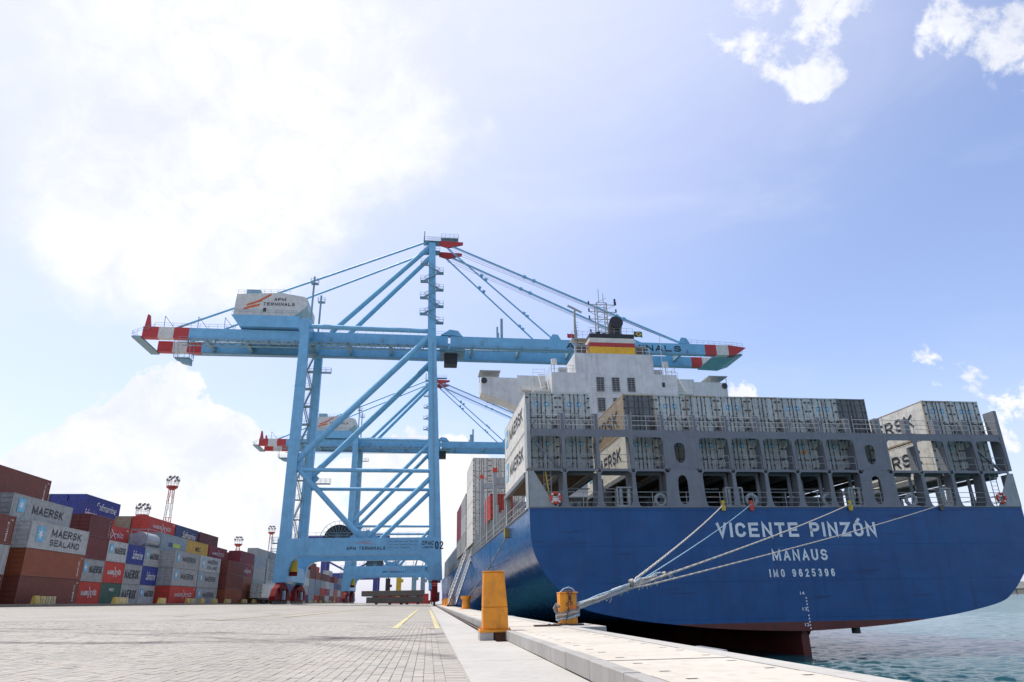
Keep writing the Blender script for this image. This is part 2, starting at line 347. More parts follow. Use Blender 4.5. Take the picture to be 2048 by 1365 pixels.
# block capitals drawn with strokes of even width (stencil-like sign painter's letters)
def arc(cx_, cy_, rx, ry, a0, a1, n=7): return [(cx_ + rx * math.cos(math.radians(a0 + (a1 - a0) * k / n)), cy_ + ry * math.sin(math.radians(a0 + (a1 - a0) * k / n))) for k in range(n + 1)]
O_ = arc(.5, .70, .5, .30, 0, 180) + arc(.5, .30, .5, .30, 180, 360) + [(1, .70)]
C_ = arc(.5, .70, .5, .30, 20, 180) + arc(.5, .30, .5, .30, 180, 340)
GLY = dict(A=[[(0, 0), (.5, 1), (1, 0)], [(.18, .3), (.82, .3)]], B=[[(0, .5), (0, 1), (.6, 1)] + arc(.62, .76, .34, .24, 90, -90) + [(0, .52)], [(0, .52), (0, 0), (.6, 0)] + arc(.64, .26, .36, .26, -90, 90)[0:]],
    C=[C_], D=[[(0, 0), (0, 1), (.5, 1)] + arc(.5, .65, .5, .35, 90, 0) + arc(.5, .35, .5, .35, 0, -90) + [(0, 0)]], E=[[(1, 1), (0, 1), (0, 0), (1, 0)], [(0, .52), (.85, .52)]], F=[[(1, 1), (0, 1), (0, 0)], [(0, .5), (.85, .5)]],
    G=[C_[:-1] + [(1, .25), (1, .46), (.55, .46)]], H=[[(0, 0), (0, 1)], [(1, 0), (1, 1)], [(0, .5), (1, .5)]], I=[[(.5, 0), (.5, 1)]], K=[[(0, 0), (0, 1)], [(1, 1), (.05, .42)], [(.3, .6), (1, 0)]], L=[[(0, 1), (0, 0), (1, 0)]],
    M=[[(0, 0), (0, 1), (.5, .12), (1, 1), (1, 0)]], N=[[(0, 0), (0, 1), (1, 0), (1, 1)]], O=[O_], P=[[(0, 0), (0, 1), (.62, 1)] + arc(.64, .73, .36, .27, 90, -90) + [(0, .46)]],
    R=[[(0, 0), (0, 1), (.62, 1)] + arc(.64, .74, .36, .26, 90, -90) + [(0, .48)], [(.5, .46), (1, 0)]], S=[arc(.5, .74, .47, .26, 25, 90, 3) + arc(.5, .74, .47, .26, 90, 250, 6) + arc(.5, .27, .5, .27, 70, -90, 6) + arc(.5, .27, .5, .27, -90, -160, 3)],
    T=[[(0, 1), (1, 1)], [(.5, 1), (.5, 0)]], U=[[(0, 1)] + arc(.5, .32, .5, .32, 180, 360) + [(1, 1)]], V=[[(0, 1), (.5, 0), (1, 1)]], W=[[(0, 1), (.25, 0), (.5, .8), (.75, 0), (1, 1)]], X=[[(0, 0), (1, 1)], [(0, 1), (1, 0)]], Y=[[(0, 1), (.5, .5), (1, 1)], [(.5, .5), (.5, 0)]], Z=[[(0, 1), (1, 1), (0, 0), (1, 0)]])
GLY.update({'0': [O_], '1': [[(.15, .75), (.55, 1), (.55, 0)]], '2': [arc(.5, .72, .46, .28, 160, -20, 8) + [(0, 0), (1, 0)]], '3': [arc(.5, .75, .44, .25, 150, -90, 8), arc(.5, .26, .5, .26, 90, -150, 8)], '4': [[(.75, 0), (.75, 1), (0, .3), (1, .3)]],
    '5': [[(.95, 1), (.12, 1), (.05, .55)] + arc(.5, .31, .5, .31, 120, -150, 9)], '6': [arc(.5, .31, .5, .31, 0, 360, 12), [(.0, .31), (.0, .55)] + arc(.5, .62, .5, .38, 170, 40, 6)], '9': [arc(.5, .69, .5, .31, 0, 360, 12), [(1.0, .69), (1.0, .45)] + arc(.5, .38, .5, .38, -10, -140, 6)],
    '7': [[(0, 1), (1, 1), (.35, 0)]], '8': [arc(.5, .75, .42, .25, 0, 360, 12), arc(.5, .26, .5, .26, 0, 360, 12)]})
GLY['Ó'] = GLY['O'] + [[(.42, 1.16), (.72, 1.36)]]; GLY['Ü'] = GLY['U'] + [[(.25, 1.13), (.25, 1.27)], [(.75, 1.13), (.75, 1.27)]]
BLK = {}
def block_mesh(body, width, height, st, gap, lift=.004):
    key = (body, round(width, 3), round(height, 3), st, gap)
    if key in BLK: return BLK[key]
    wts = {'I': .22, ' ': .55, 'M': 1.25, 'W': 1.3, '1': .6}; tot = sum(wts.get(c, 1) for c in body) + gap * (len(body) - 1); u = width / tot; sw = st * height
    mb = MB(); x = 0; kz = 0
    for c in body:
        cw = wts.get(c, 1) * u
        for pts in GLY.get(c, []):
            P = [Vector((x + sw / 2 + px_ * (cw - sw), sw / 2 + py_ * (height - sw))) for px_, py_ in pts]
            P = [p for k, p in enumerate(P) if k == 0 or (p - P[k - 1]).length > 1e-4]
            closed = len(P) > 3 and (P[0] - P[-1]).length < 1e-3; Lf, Rt = [], []
            if closed: P = P[:-1]
            n = len(P)
            for k in range(n):
                if closed: a, b = P[k - 1], P[(k + 1) % n]; d0 = (P[k] - a).normalized(); d1 = (b - P[k]).normalized()
                else: d0 = (P[k] - P[k - 1]).normalized() if k else (P[1] - P[0]).normalized(); d1 = (P[k + 1] - P[k]).normalized() if k < n - 1 else d0
                nrm = Vector((-(d0 + d1).y, (d0 + d1).x)); nrm = nrm.normalized() if nrm.length > 1e-4 else Vector((-d0.y, d0.x))
                co = max(.42, nrm.dot(Vector((-d0.y, d0.x)))); o_ = nrm * (sw / 2 / co); p = P[k]
                if not closed and k == 0: p = p - d1 * sw / 2
                if not closed and k == n - 1: p = p + d0 * sw / 2
                Lf.append(p + o_); Rt.append(p - o_)
            i0 = len(mb.v); z = kz * lift; kz = (kz + 1) % 3
            for l_, r_ in zip(Lf, Rt): mb.v += [(l_.x, l_.y, z), (r_.x, r_.y, z)]
            for k in range(n if closed else n - 1): a = i0 + 2 * k; b = i0 + 2 * ((k + 1) % n); mb.face((a, a + 1, b + 1, b))
        x += cw + gap * u
    BLK[key] = mb.mesh('lettering'); return BLK[key]
def block(body, origin, ux, uz, width, height, m_, parent=None, name='lettering', st=.17, gap=.28):
    me = block_mesh(body, width, height, st, gap); o = bpy.data.objects.new(name, me); col.objects.link(o)
    if not me.materials: me.materials.append(m_)
    o.material_slots[0].link = 'OBJECT'; o.material_slots[0].material = m_
    ux = Vector(ux).normalized(); uz = Vector(uz).normalized(); M4 = Matrix((ux, uz, ux.cross(uz))).transposed().to_4x4(); M4.translation = Vector(origin)
    if parent: o.parent = parent
    o.matrix_local = M4
    return o

# ------------------------------------------------------------------ ground, pavements, water
def ground_mat(name, c1, c2, rough=0.85, brick=False, stain=0.25, cell=None):
    M = bpy.data.materials.new(name); M.use_nodes = True; t = M.node_tree; nn = t.nodes; ll = t.links; b = nn['Principled BSDF']
    geo = nn.new('ShaderNodeNewGeometry'); oi = nn.new('ShaderNodeObjectInfo')
    def nz(sc, det, st=(1, 1, 1), ro=0.62):
        mp = nn.new('ShaderNodeMapping'); ll.new(geo.outputs['Position'], mp.inputs[0]); mp.inputs['Scale'].default_value = st
        n_ = nn.new('ShaderNodeTexNoise'); ll.new(mp.outputs[0], n_.inputs['Vector']); n_.inputs['Scale'].default_value = sc; n_.inputs['Detail'].default_value = det; n_.inputs['Roughness'].default_value = ro
        return n_.outputs['Fac']
    def rng(v, a, b_, c, d):
        n_ = nn.new('ShaderNodeMapRange'); ll.new(v, n_.inputs[0]); n_.inputs[1].default_value = a; n_.inputs[2].default_value = b_; n_.inputs[3].default_value = c; n_.inputs[4].default_value = d; return n_.outputs[0]
    def mix(f, a, c):
        n_ = nn.new('ShaderNodeMix'); n_.data_type = 'RGBA'
        for v, s in ((f, n_.inputs[0]), (a, n_.inputs[6]), (c, n_.inputs[7])):
            if isinstance(v, (int, float)): s.default_value = v
            elif isinstance(v, tuple): s.default_value = (*v, 1)
            else: ll.new(v, s)
        return n_.outputs[2]
    cur = mix(rng(nz(0.5, 8), 0.32, 0.68, 0, 1), c1, c2)
    cur = mix(rng(nz(1.6, 7, (3.5, 3.5, 0.3)), 0.50, 0.72, 0, stain), cur, (c1[0] * .45, c1[1] * .43, c1[2] * .38))
    if cell:   # every block a shade of its own, some pinkish, some sandy
        isl = nn.new('ShaderNodeNewGeometry').outputs['Random Per Island']
        s_ = nn.new('ShaderNodeMath'); s_.operation = 'ADD'; ll.new(isl, s_.inputs[0]); ll.new(oi.outputs['Random'], s_.inputs[1])
        f_ = nn.new('ShaderNodeMath'); f_.operation = 'FRACT'; ll.new(s_.outputs[0], f_.inputs[0])
        ramp = nn.new('ShaderNodeValToRGB'); ll.new(f_.outputs[0], ramp.inputs[0]); ramp.color_ramp.interpolation = 'LINEAR'
        e = ramp.color_ramp.elements; e[0].color = (0.80, 0.80, 0.80, 1); e[1].color = (1.10, 1.08, 1.02, 1)
        for p, c_ in ((0.3, (0.98, 0.98, 0.97, 1)), (0.55, (1.04, 0.98, 0.955, 1)), (0.75, (0.94, 0.95, 0.97, 1))):
            x = e.new(p); x.color = c_
        mm = nn.new('ShaderNodeMix'); mm.data_type = 'RGBA'; mm.blend_type = 'MULTIPLY'; mm.inputs[0].default_value = 0.75; ll.new(cur, mm.inputs[6]); ll.new(ramp.outputs[0], mm.inputs[7]); cur = mm.outputs[2]
    cur = mix(rng(nz(0.16, 7, (2.2, 0.35, 1)), 0.50, 0.72, 0, stain), cur, tuple(x * 0.55 for x in c1))
    cur = mix(rng(nz(0.11, 9, (0.5, 1.0, 1)), 0.56, 0.66, 0, stain * 0.9), cur, (c1[0] * 0.62, c1[1] * 0.6, c1[2] * 0.6))
    cur = mix(rng(nz(14, 5), 0.56, 0.78, 0, 0.30), cur, tuple(x * 0.5 for x in c1))
    cur = mix(rng(nz(55, 3), 0.62, 0.74, 0, 0.30), cur, tuple(x * 0.35 for x in c1))
    if cell or brick:   # tyre scrub marks left by turning trucks
        sp = nn.new('ShaderNodeSeparateXYZ'); ll.new(geo.outputs['Position'], sp.inputs[0])
        wob = nz(0.8, 4)
        for (ax, ay, R_, w_, amt) in ((-6.5, 21.0, 7.6, .22, .85), (-6.1, 21.6, 8.5, .2, .7), (-14, 2, 16.5, .25, .65), (-13.2, 1.0, 18.6, .22, .6), (4, 40, 16, .25, .35), (-30, 38, 22, .3, .4), (-2.2, 15.2, .3, .5, .8), (-5.2, 17.5, .4, .5, .7), (-18, 60, 25, .4, .35)):
            cb = nn.new('ShaderNodeCombineXYZ'); dx = nn.new('ShaderNodeMath'); dx.operation = 'SUBTRACT'; ll.new(sp.outputs[0], dx.inputs[0]); dx.inputs[1].default_value = ax; dy = nn.new('ShaderNodeMath'); dy.operation = 'SUBTRACT'; ll.new(sp.outputs[1], dy.inputs[0]); dy.inputs[1].default_value = ay
            ll.new(dx.outputs[0], cb.inputs[0]); ll.new(dy.outputs[0], cb.inputs[1]); ln = nn.new('ShaderNodeVectorMath'); ln.operation = 'LENGTH'; ll.new(cb.outputs[0], ln.inputs[0])
            ad_ = nn.new('ShaderNodeMath'); ad_.operation = 'MULTIPLY_ADD'; ll.new(wob, ad_.inputs[0]); ad_.inputs[1].default_value = .5; ll.new(ln.outputs['Value'], ad_.inputs[2])
            su = nn.new('ShaderNodeMath'); su.operation = 'SUBTRACT'; ll.new(ad_.outputs[0], su.inputs[0]); su.inputs[1].default_value = R_ + .25; ab = nn.new('ShaderNodeMath'); ab.operation = 'ABSOLUTE'; ll.new(su.outputs[0], ab.inputs[0])
            mk = nn.new('ShaderNodeMath'); mk.operation = 'MULTIPLY'; ll.new(rng(ab.outputs[0], w_ * .3, w_ * 1.6, amt, 0), mk.inputs[0]); ll.new(rng(nz(.45, 5), .38, .62, 0, 1), mk.inputs[1])
            cur = mix(mk.outputs[0], cur, (0.075, 0.065, 0.065))
    if brick:
        mp = nn.new('ShaderNodeMapping'); ll.new(geo.outputs['Position'], mp.inputs[0]); mp.inputs['Rotation'].default_value = (0, 0, PI / 2)
        br = nn.new('ShaderNodeTexBrick'); ll.new(mp.outputs[0], br.inputs[0]); br.inputs['Scale'].default_value = 1.0; br.inputs['Brick Width'].default_value = 0.206; br.inputs['Row Height'].default_value = 0.106; br.inputs['Mortar Size'].default_value = 0.006
        br.inputs[1].default_value = (1, 1, 1, 1); br.inputs[2].default_value = (0.88, 0.88, 0.88, 1); br.inputs[3].default_value = (0.5, 0.48, 0.45, 1)
        mm = nn.new('ShaderNodeMix'); mm.data_type = 'RGBA'; mm.blend_type = 'MULTIPLY'; mm.inputs[0].default_value = 0.8; ll.new(cur, mm.inputs[6]); ll.new(br.outputs[0], mm.inputs[7]); cur = mm.outputs[2]
    ll.new(cur, b.inputs['Base Color']); b.inputs['Roughness'].default_value = rough; b.inputs['Specular IOR Level'].default_value = 0.3
    bp = nn.new('ShaderNodeBump'); bp.inputs['Strength'].default_value = 0.35; bp.inputs['Distance'].default_value = 0.004; ll.new(nz(60, 5), bp.inputs['Height']); ll.new(bp.outputs[0], b.inputs['Normal'])
    return M
paver_mat = ground_mat('paver_concrete', (0.345, 0.322, 0.280), (0.405, 0.380, 0.335), cell=True, stain=0.36)
apron_mat = ground_mat('apron_paving', (0.345, 0.322, 0.280), (0.405, 0.380, 0.335), brick=True, stain=0.36)
conc_mat = ground_mat('concrete', (0.39, 0.37, 0.335), (0.46, 0.44, 0.40), stain=0.25)
slab_mat = ground_mat('slab_concrete', (0.475, 0.43, 0.36), (0.55, 0.505, 0.43), stain=0.3)
kerb_mat = ground_mat('kerb_concrete', (0.30, 0.285, 0.26), (0.42, 0.405, 0.375), stain=0.4)
joint_mat = ground_mat('joint_sand', (0.20, 0.18, 0.15), (0.27, 0.24, 0.2))
asphalt = ground_mat('yard_asphalt', (0.17, 0.165, 0.155), (0.22, 0.21, 0.20))
line_mat = ground_mat('road_marking_yellow', (0.52, 0.45, 0.22), (0.60, 0.53, 0.32), stain=0.8)
SLOPE = 0.0262; XJ = 0.40
def gz(x): return SLOPE * (XJ - x) if x > -46 else SLOPE * (XJ + 46)
g = MB()
ys = [-60, 0, 25, 100, 400, 1200, 3500]
xs = [XJ, -46.0, -3000.0]
for a in range(len(ys) - 1):
    for b in range(2):
        x0, x1 = xs[b], xs[b + 1]; dz = -0.012
        g.quad((x1, ys[a], gz(x1) + dz), (x0, ys[a], gz(x0) + dz), (x0, ys[a + 1], gz(x0) + dz), (x1, ys[a + 1], gz(x1) + dz))
tag(g.build('apron', apron_mat), kind='structure')
ap = bpy.data.objects['apron']
# pavers: nearest 300 in view as single parts, the rest as one part
pv = MB(); BW, BL, GAP = 0.106, 0.206, 0.0045
import bmesh
def paver_shape(mb, cx_, cy_, cz_, w_, l_, tilt=(0, 0)):
    hx, hy, c = w_ / 2 - GAP / 2, l_ / 2 - GAP / 2, 0.0035
    zs = lambda x, y: cz_ - SLOPE * x + tilt[0] * x + tilt[1] * y
    i = len(mb.v)
    for (ex, ey, dz) in ((hx, hy, -0.011), (hx, hy, -c), (hx - c, hy - c, 0)):
        for sx, sy in ((-1, -1), (1, -1), (1, 1), (-1, 1)): mb.v.append((cx_ + sx * ex, cy_ + sy * ey, zs(sx * ex, sy * ey) + dz))
    for a in range(2):
        for k in range(4): mb.face((i + a * 4 + k, i + a * 4 + (k + 1) % 4, i + a * 4 + 4 + (k + 1) % 4, i + a * 4 + 4 + k))
    mb.face((i + 8, i + 9, i + 10, i + 11))
single = MB(); paver_shape(single, 0, 0, 0, BW, BL); pm = single.mesh('paver'); turned = MB(); paver_shape(turned, 0, 0, 0, BL, BW); pm2 = turned.mesh('paver')
rest = MB(); spots = []
y = 5.0; 
ncol = int(16.0 / BW)
X0 = XJ - 0.012 - BL
for c_ in range(ncol):
    cx_ = X0 - (c_ + 0.5) * BW
    yy = 5.0 + (BL / 2 if c_ % 2 else 0)
    while yy < 25.0:
        if cx_ > -(yy * 0.62 + 0.9): spots.append((cx_, yy, 0))
        yy += BL
yy = 5.0
while yy < 25.0: spots.append((X0 + BL / 2, yy, 1)); yy += BW
spots.sort(key=lambda s_: s_[1])
cnt = 0
for (x_, y_, tr) in spots:
    dz = random.uniform(-0.0035, 0.0022)
    vis = y_ > 7.02 and x_ > -(y_ * 0.585)
    if vis and cnt < 300:
        cnt += 1
        o = add('paver', pm2 if tr else pm, paver_mat, ap); o.location = (x_, y_, gz(x_) + dz); o.rotation_euler = (random.uniform(-.006, .006), random.uniform(-.008, .008), random.uniform(-.012, .012))
    else: paver_shape(rest, x_, y_, gz(x_) + dz, BL if tr else BW, BW if tr else BL, (random.uniform(-.012, .012), random.uniform(-.012, .012)))
tag(rest.build('paver', paver_mat, ap), kind='stuff')
# painted bay lines on the pavers
def line(x0, y0, x1, y1, w_, nm='road_marking'):
    mb = MB(); n_ = max(1, int(abs(y1 - y0) / 6))
    for k in range(n_):
        ya = y0 + (y1 - y0) * k / n_; yb = y0 + (y1 - y0) * (k + 1) / n_; xa = x0 + (x1 - x0) * k / n_; xb = x0 + (x1 - x0) * (k + 1) / n_
        mb.quad((xa - w_ / 2, ya, gz(xa - w_ / 2) + .006), (xa + w_ / 2, ya, gz(min(xa + w_ / 2, XJ)) + .006), (xb + w_ / 2, yb, gz(min(xb + w_ / 2, XJ)) + .006), (xb - w_ / 2, yb, gz(xb - w_ / 2) + .006))
    return tag(mb.build(nm, line_mat), kind='structure')
line(-0.92, 20.9, -1.02, 78, 0.16); line(0.27, 20.9, 0.17, 72, 0.15)
mb = MB(); mb.quad((-0.84, 20.75, gz(-0.84) + .0085), (0.195, 20.75, gz(0.195) + .0085), (0.195, 20.87, gz(0.195) + .0085), (-0.84, 20.87, gz(-0.84) + .0085)); tag(mb.build('road_marking', line_mat), kind='structure')
line(-6.45, 34, -6.45, 100, 0.14); line(-7.8, 28, -7.8, 60, 0.12); line(-14.0, 55, -14.0, 150, 0.16); line(-22.0, 50, -22, 160, 0.16)

# concrete strip along the rail, groove with rail, kerb blocks, slabs, coping
RX0, RX1 = 1.27, 1.52
strip = MB(); y = -20.0; k = 0
tag(MB().box(XJ, RX0 - .004, -40, 900, -0.9, -0.012).build('quay_bed', conc_mat), kind='structure')
cs = bpy.data.objects['quay_bed']; cs['kind'] = 'structure'; cs.name = 'concrete_strip'
y = 2.0
for y, y2 in ((2.0, 5.2), (5.2, 9.4), (9.4, 13.6)):
    mb = MB(); xe = RX1 - .04
    mb.box(XJ + .006, xe - .006, y + .006, y2 - .006, -0.010, 0.0); mb.build('pavement_slab', conc_mat, cs)
y = 13.6
while y < 900:
    y2 = y + 7.5 if y < 60 else 901; MB().box(XJ + .006, RX0 - .006, y + .006, y2 - .006, -.010, 0.0).build('pavement_slab', conc_mat, cs); y = y2
mb = MB(); mb.box(RX0 - .004, RX1, -40, 13.6, -.30, -.012); tag(mb.build('groove_fill', joint_mat), kind='structure')
mb = MB(); mb.box(RX0 - .004, RX1, 13.6, 900, -.40, -.20); tag(mb.build('groove_bed', joint_mat), kind='structure')
rail = MB(); rail.prism([(1.34, -.2), (1.46, -.2), (1.46, -.17), (1.41, -.155), (1.41, -.06), (1.435, -.045), (1.435, -.01), (1.365, -.01), (1.365, -.045), (1.39, -.06), (1.39, -.155), (1.34, -.17)], 'y', 14.6, 900)
tag(rail.build('crane_rail', mat('rail_steel', (0.16, 0.10, 0.07), 0.5, metal=0.5, dirt=0.3)), 'steel crane rail lying in the groove along the quay', 'rail')
quay = MB(); quay.box(RX1, 3.05, -60, 900, -9, 0.10); q_ = tag(quay.build('quay_wall', kerb_mat), 'concrete quay edge wall with kerb blocks and lifting-eye cover slabs beside the ship', 'quay wall')
q_.name = 'quay_wall'
# kerb blocks
def slab_with_holes(x0, x1, y0, y1, z0, z1, holes):
    """grid slab with small square pockets"""
    mb = MB(); xs_ = sorted({x0, x1, *[h[0] - h[2] for h in holes], *[h[0] + h[2] for h in holes]}); ys_ = sorted({y0, y1, *[h[1] - h[3] for h in holes], *[h[1] + h[3] for h in holes]})
    def hole(x, y): return any(abs(x - h[0]) < h[2] and abs(y - h[1]) < h[3] for h in holes)
    for a in range(len(xs_) - 1):
        for b in range(len(ys_) - 1):
            X0_, X1_, Y0_, Y1_ = xs_[a], xs_[a + 1], ys_[b], ys_[b + 1]
            if hole((X0_ + X1_) / 2, (Y0_ + Y1_) / 2):
                zb = z1 - .045
                mb.quad((X0_, Y0_, zb), (X1_, Y0_, zb), (X1_, Y1_, zb), (X0_, Y1_, zb))
                mb.quad((X0_, Y0_, z1), (X1_, Y0_, z1), (X1_, Y0_, zb), (X0_, Y0_, zb)); mb.quad((X0_, Y1_, zb), (X1_, Y1_, zb), (X1_, Y1_, z1), (X0_, Y1_, z1))
                mb.quad((X0_, Y0_, zb), (X0_, Y1_, zb), (X0_, Y1_, z1), (X0_, Y0_, z1)); mb.quad((X1_, Y0_, z1), (X1_, Y1_, z1), (X1_, Y1_, zb), (X1_, Y0_, zb))
            else: mb.quad((X0_, Y0_, z1), (X1_, Y0_, z1), (X1_, Y1_, z1), (X0_, Y1_, z1))
    mb.quad((x0, y0, z0), (x1, y0, z0), (x1, y0, z1), (x0, y0, z1)); mb.quad((x1, y1, z0), (x0, y1, z0), (x0, y1, z1), (x1, y1, z1))
    mb.quad((x0, y1, z0), (x0, y0, z0), (x0, y0, z1), (x0, y1, z1)); mb.quad((x1, y0, z0), (x1, y1, z0), (x1, y1, z1), (x1, y0, z1))
    return mb
kb = MB(); kb.box(0, .14, .004, 1.196, 0, .175); kbm = kb.mesh('kerb_block')
y = 2.0; i_ = 0
while y < 92:
    L_ = 1.2; o = add('kerb_block', kbm, kerb_mat, q_, bevel=0.008 if y < 20 else 0); o.location = (RX1 - .04, y, random.uniform(-.004, .004)); y += L_; i_ += 1
o = MB().box(RX1 - .04, RX1 + .10, 92, 900, 0, .175).build('kerb_block', kerb_mat, q_)
PIT = mat('pocket_rust', (0.10, 0.07, 0.045), 0.9)
y = 2.73; i_ = 0
while y < 60:
    y2 = y + 1.337
    hs = [(1.84, y + .30, .045, .035), (1.84, y + 1.04, .045, .035), (2.70, y + .30, .045, .035), (2.70, y + 1.04, .045, .035)] if y < 30 else []
    o = slab_with_holes(RX1 + .112, 2.80, y + .006, y2 - .006, .10, .168 + random.uniform(-.004, .006), hs).build('cover_slab', slab_mat, q_)
    for h in hs: MB().box(h[0] - .044, h[0] + .044, h[1] - .034, h[1] + .034, .122, .1285).build('lifting_pocket', PIT, o)
    y = y2
MB().box(RX1 + .112, 2.80, y + .006, 900, .10, .168).build('cover_slab', slab_mat, q_)
y = 2.0
while y < 40:
    o = MB().box(2.812, 3.06, y + .004, y + 2.396, .10, .172).build('coping_block', conc_mat, q_); y += 2.4
MB().box(2.812, 3.06, y + .004, 900, .10, .172).build('coping_block', conc_mat, q_)
# bollard plinth that stands out over the water, fenders
tag(MB().box(3.062, 3.75, 15.3, 17.4, -1.2, 0.165).build('bollard_plinth', conc_mat, bevel=.02), 'concrete plinth jutting from the quay edge under the roped orange bollard', 'plinth')
for k, (ya, yb) in enumerate(((9.6, 11.0), (34, 36), (62, 64))):
    t = thing('quay_fender', ('fender with grey frontal panel nearest the camera on the quay edge', 'second fender hanging on the quay wall beyond the roped bollard', 'third fender along the quay wall near the far bollard')[k], 'fender', (3.06, (ya + yb) / 2, -1.6), group='fenders on the quay wall')
    h = (yb - ya) / 2
    MB().tube((0.01, 0, .4), (0.9, 0, .4), .55, 16).build('rubber_cone', rubber, t, True); MB().box(.91, 1.02, -h * .7, h * .7, -1.2, 1.62).build('fender_panel', ship_grey, t, bevel=.02)
    MB().box(.0, .91, -h, -h + .06, 1.5, 1.56).build('stay', dark_metal, t)

# water
def water_mat():
    M = bpy.data.materials.new('sea_water'); M.use_nodes = True; t = M.node_tree; nn = t.nodes; ll = t.links; b = nn['Principled BSDF']
    geo = nn.new('ShaderNodeNewGeometry')
    def nz(sc, det, st=(1, 1, 1), ro=0.6, d=0.0):
        mp = nn.new('ShaderNodeMapping'); ll.new(geo.outputs['Position'], mp.inputs[0]); mp.inputs['Scale'].default_value = st; mp.inputs['Rotation'].default_value = (0, 0, 0.4)
        n_ = nn.new('ShaderNodeTexNoise'); ll.new(mp.outputs[0], n_.inputs['Vector']); n_.inputs['Scale'].default_value = sc; n_.inputs['Detail'].default_value = det; n_.inputs['Roughness'].default_value = ro; n_.inputs['Distortion'].default_value = d
        return n_.outputs['Fac']
    mx = nn.new('ShaderNodeMix'); mx.data_type = 'RGBA'; sx = nn.new('ShaderNodeSeparateXYZ'); ll.new(geo.outputs['Position'], sx.inputs[0]); mr = nn.new('ShaderNodeMapRange'); ll.new(sx.outputs[0], mr.inputs[0]); mr.inputs[1].default_value = 20; mr.inputs[2].default_value = 110; mr.inputs[3].default_value = -0.25; mr.inputs[4].default_value = .45  # base colour darkens towards the quay, standing in for ship shadow and hull reflection
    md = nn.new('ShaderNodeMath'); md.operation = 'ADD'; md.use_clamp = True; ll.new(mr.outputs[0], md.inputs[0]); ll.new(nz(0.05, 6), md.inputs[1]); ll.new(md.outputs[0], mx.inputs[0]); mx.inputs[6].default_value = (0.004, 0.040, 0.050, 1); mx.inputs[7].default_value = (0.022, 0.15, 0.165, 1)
    ll.new(mx.outputs[2], b.inputs['Base Color']); b.inputs['Roughness'].default_value = 0.05; b.inputs['IOR'].default_value = 1.33
    a = nn.new('ShaderNodeMath'); a.operation = 'ADD'; m1 = nn.new('ShaderNodeMath'); m1.operation = 'MULTIPLY'; m1.inputs[1].default_value = 1.2
    ll.new(nz(1.2, 7, (1, 0.6, 1), 0.66, 0.4), m1.inputs[0]); ll.new(m1.outputs[0], a.inputs[0]); ll.new(nz(5.0, 6, (1, 0.7, 1), 0.65), a.inputs[1])
    bp = nn.new('ShaderNodeBump'); bp.inputs['Strength'].default_value = 1.0; bp.inputs['Distance'].default_value = 0.11; ll.new(a.outputs[0], bp.inputs['Height']); ll.new(bp.outputs[0], b.inputs['Normal'])
    return M
WZ = -3.05
import numpy as np
def water_mesh():
    rng_ = np.random.default_rng(5)
    r = [8.0]
    while r[-1] < 14000: r.append(r[-1] * (1.0045 if 35 < r[-1] < 700 else 1.06))
    az = sorted(set([round(-0.2 + 0.5 * k, 3) for k in range(40)] + [round(20.0 + 0.07 * k, 3) for k in range(600)] + [64.0 + 4 * k for k in range(30)]))
    r = np.array(r); az = np.radians(np.array(az)); Rg, Ag = np.meshgrid(r, az, indexing='ij')
    X = 3.04 + Rg * np.sin(Ag); Y = Rg * np.cos(Ag); cell = Rg * 0.0045; Z = np.zeros_like(X)
    for k in range(64):
        lam = 0.35 * (2.8 / 0.35) ** rng_.random(); th = 0.5 + rng_.normal() * 0.75; ph = rng_.random() * 6.28
        amp = 0.0027 * lam ** 0.6; fade = np.clip((lam / cell - 2.2) / 2.5, 0, 1)
        Z += fade * amp * np.sin((X * np.cos(th) + Y * np.sin(th)) * 2 * np.pi / lam + ph)
    Z = Z + 0.25 * Z * np.abs(Z) / 0.06
    Z = np.clip(Z, -.5, .6) * np.clip((700 - Rg) / 300, 0, 1) + WZ
    co = np.stack([X, Y, Z], -1).reshape(-1, 3); nr, na = X.shape
    i = np.arange(nr * na).reshape(nr, na); q = np.stack([i[:-1, :-1], i[:-1, 1:], i[1:, 1:], i[1:, :-1]], -1).reshape(-1, 4)
    me = bpy.data.meshes.new('water'); me.vertices.add(len(co)); me.vertices.foreach_set('co', co.ravel()); me.loops.add(q.size); me.loops.foreach_set('vertex_index', q.ravel().astype(np.int32))
    me.polygons.add(len(q)); me.polygons.foreach_set('loop_start', np.arange(0, q.size, 4, dtype=np.int32)); me.polygons.foreach_set('use_smooth', np.ones(len(q), dtype=bool)); me.update(calc_edges=True); me.validate()
    if me.polygons[0].normal.z < 0: me.flip_normals()
    return me
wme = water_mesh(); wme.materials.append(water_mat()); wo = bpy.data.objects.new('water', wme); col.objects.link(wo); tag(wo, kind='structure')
tag(MB().box(-3000, 3.04, 3400, 3500, -9, 1.2).build('far_land', asphalt), kind='structure')

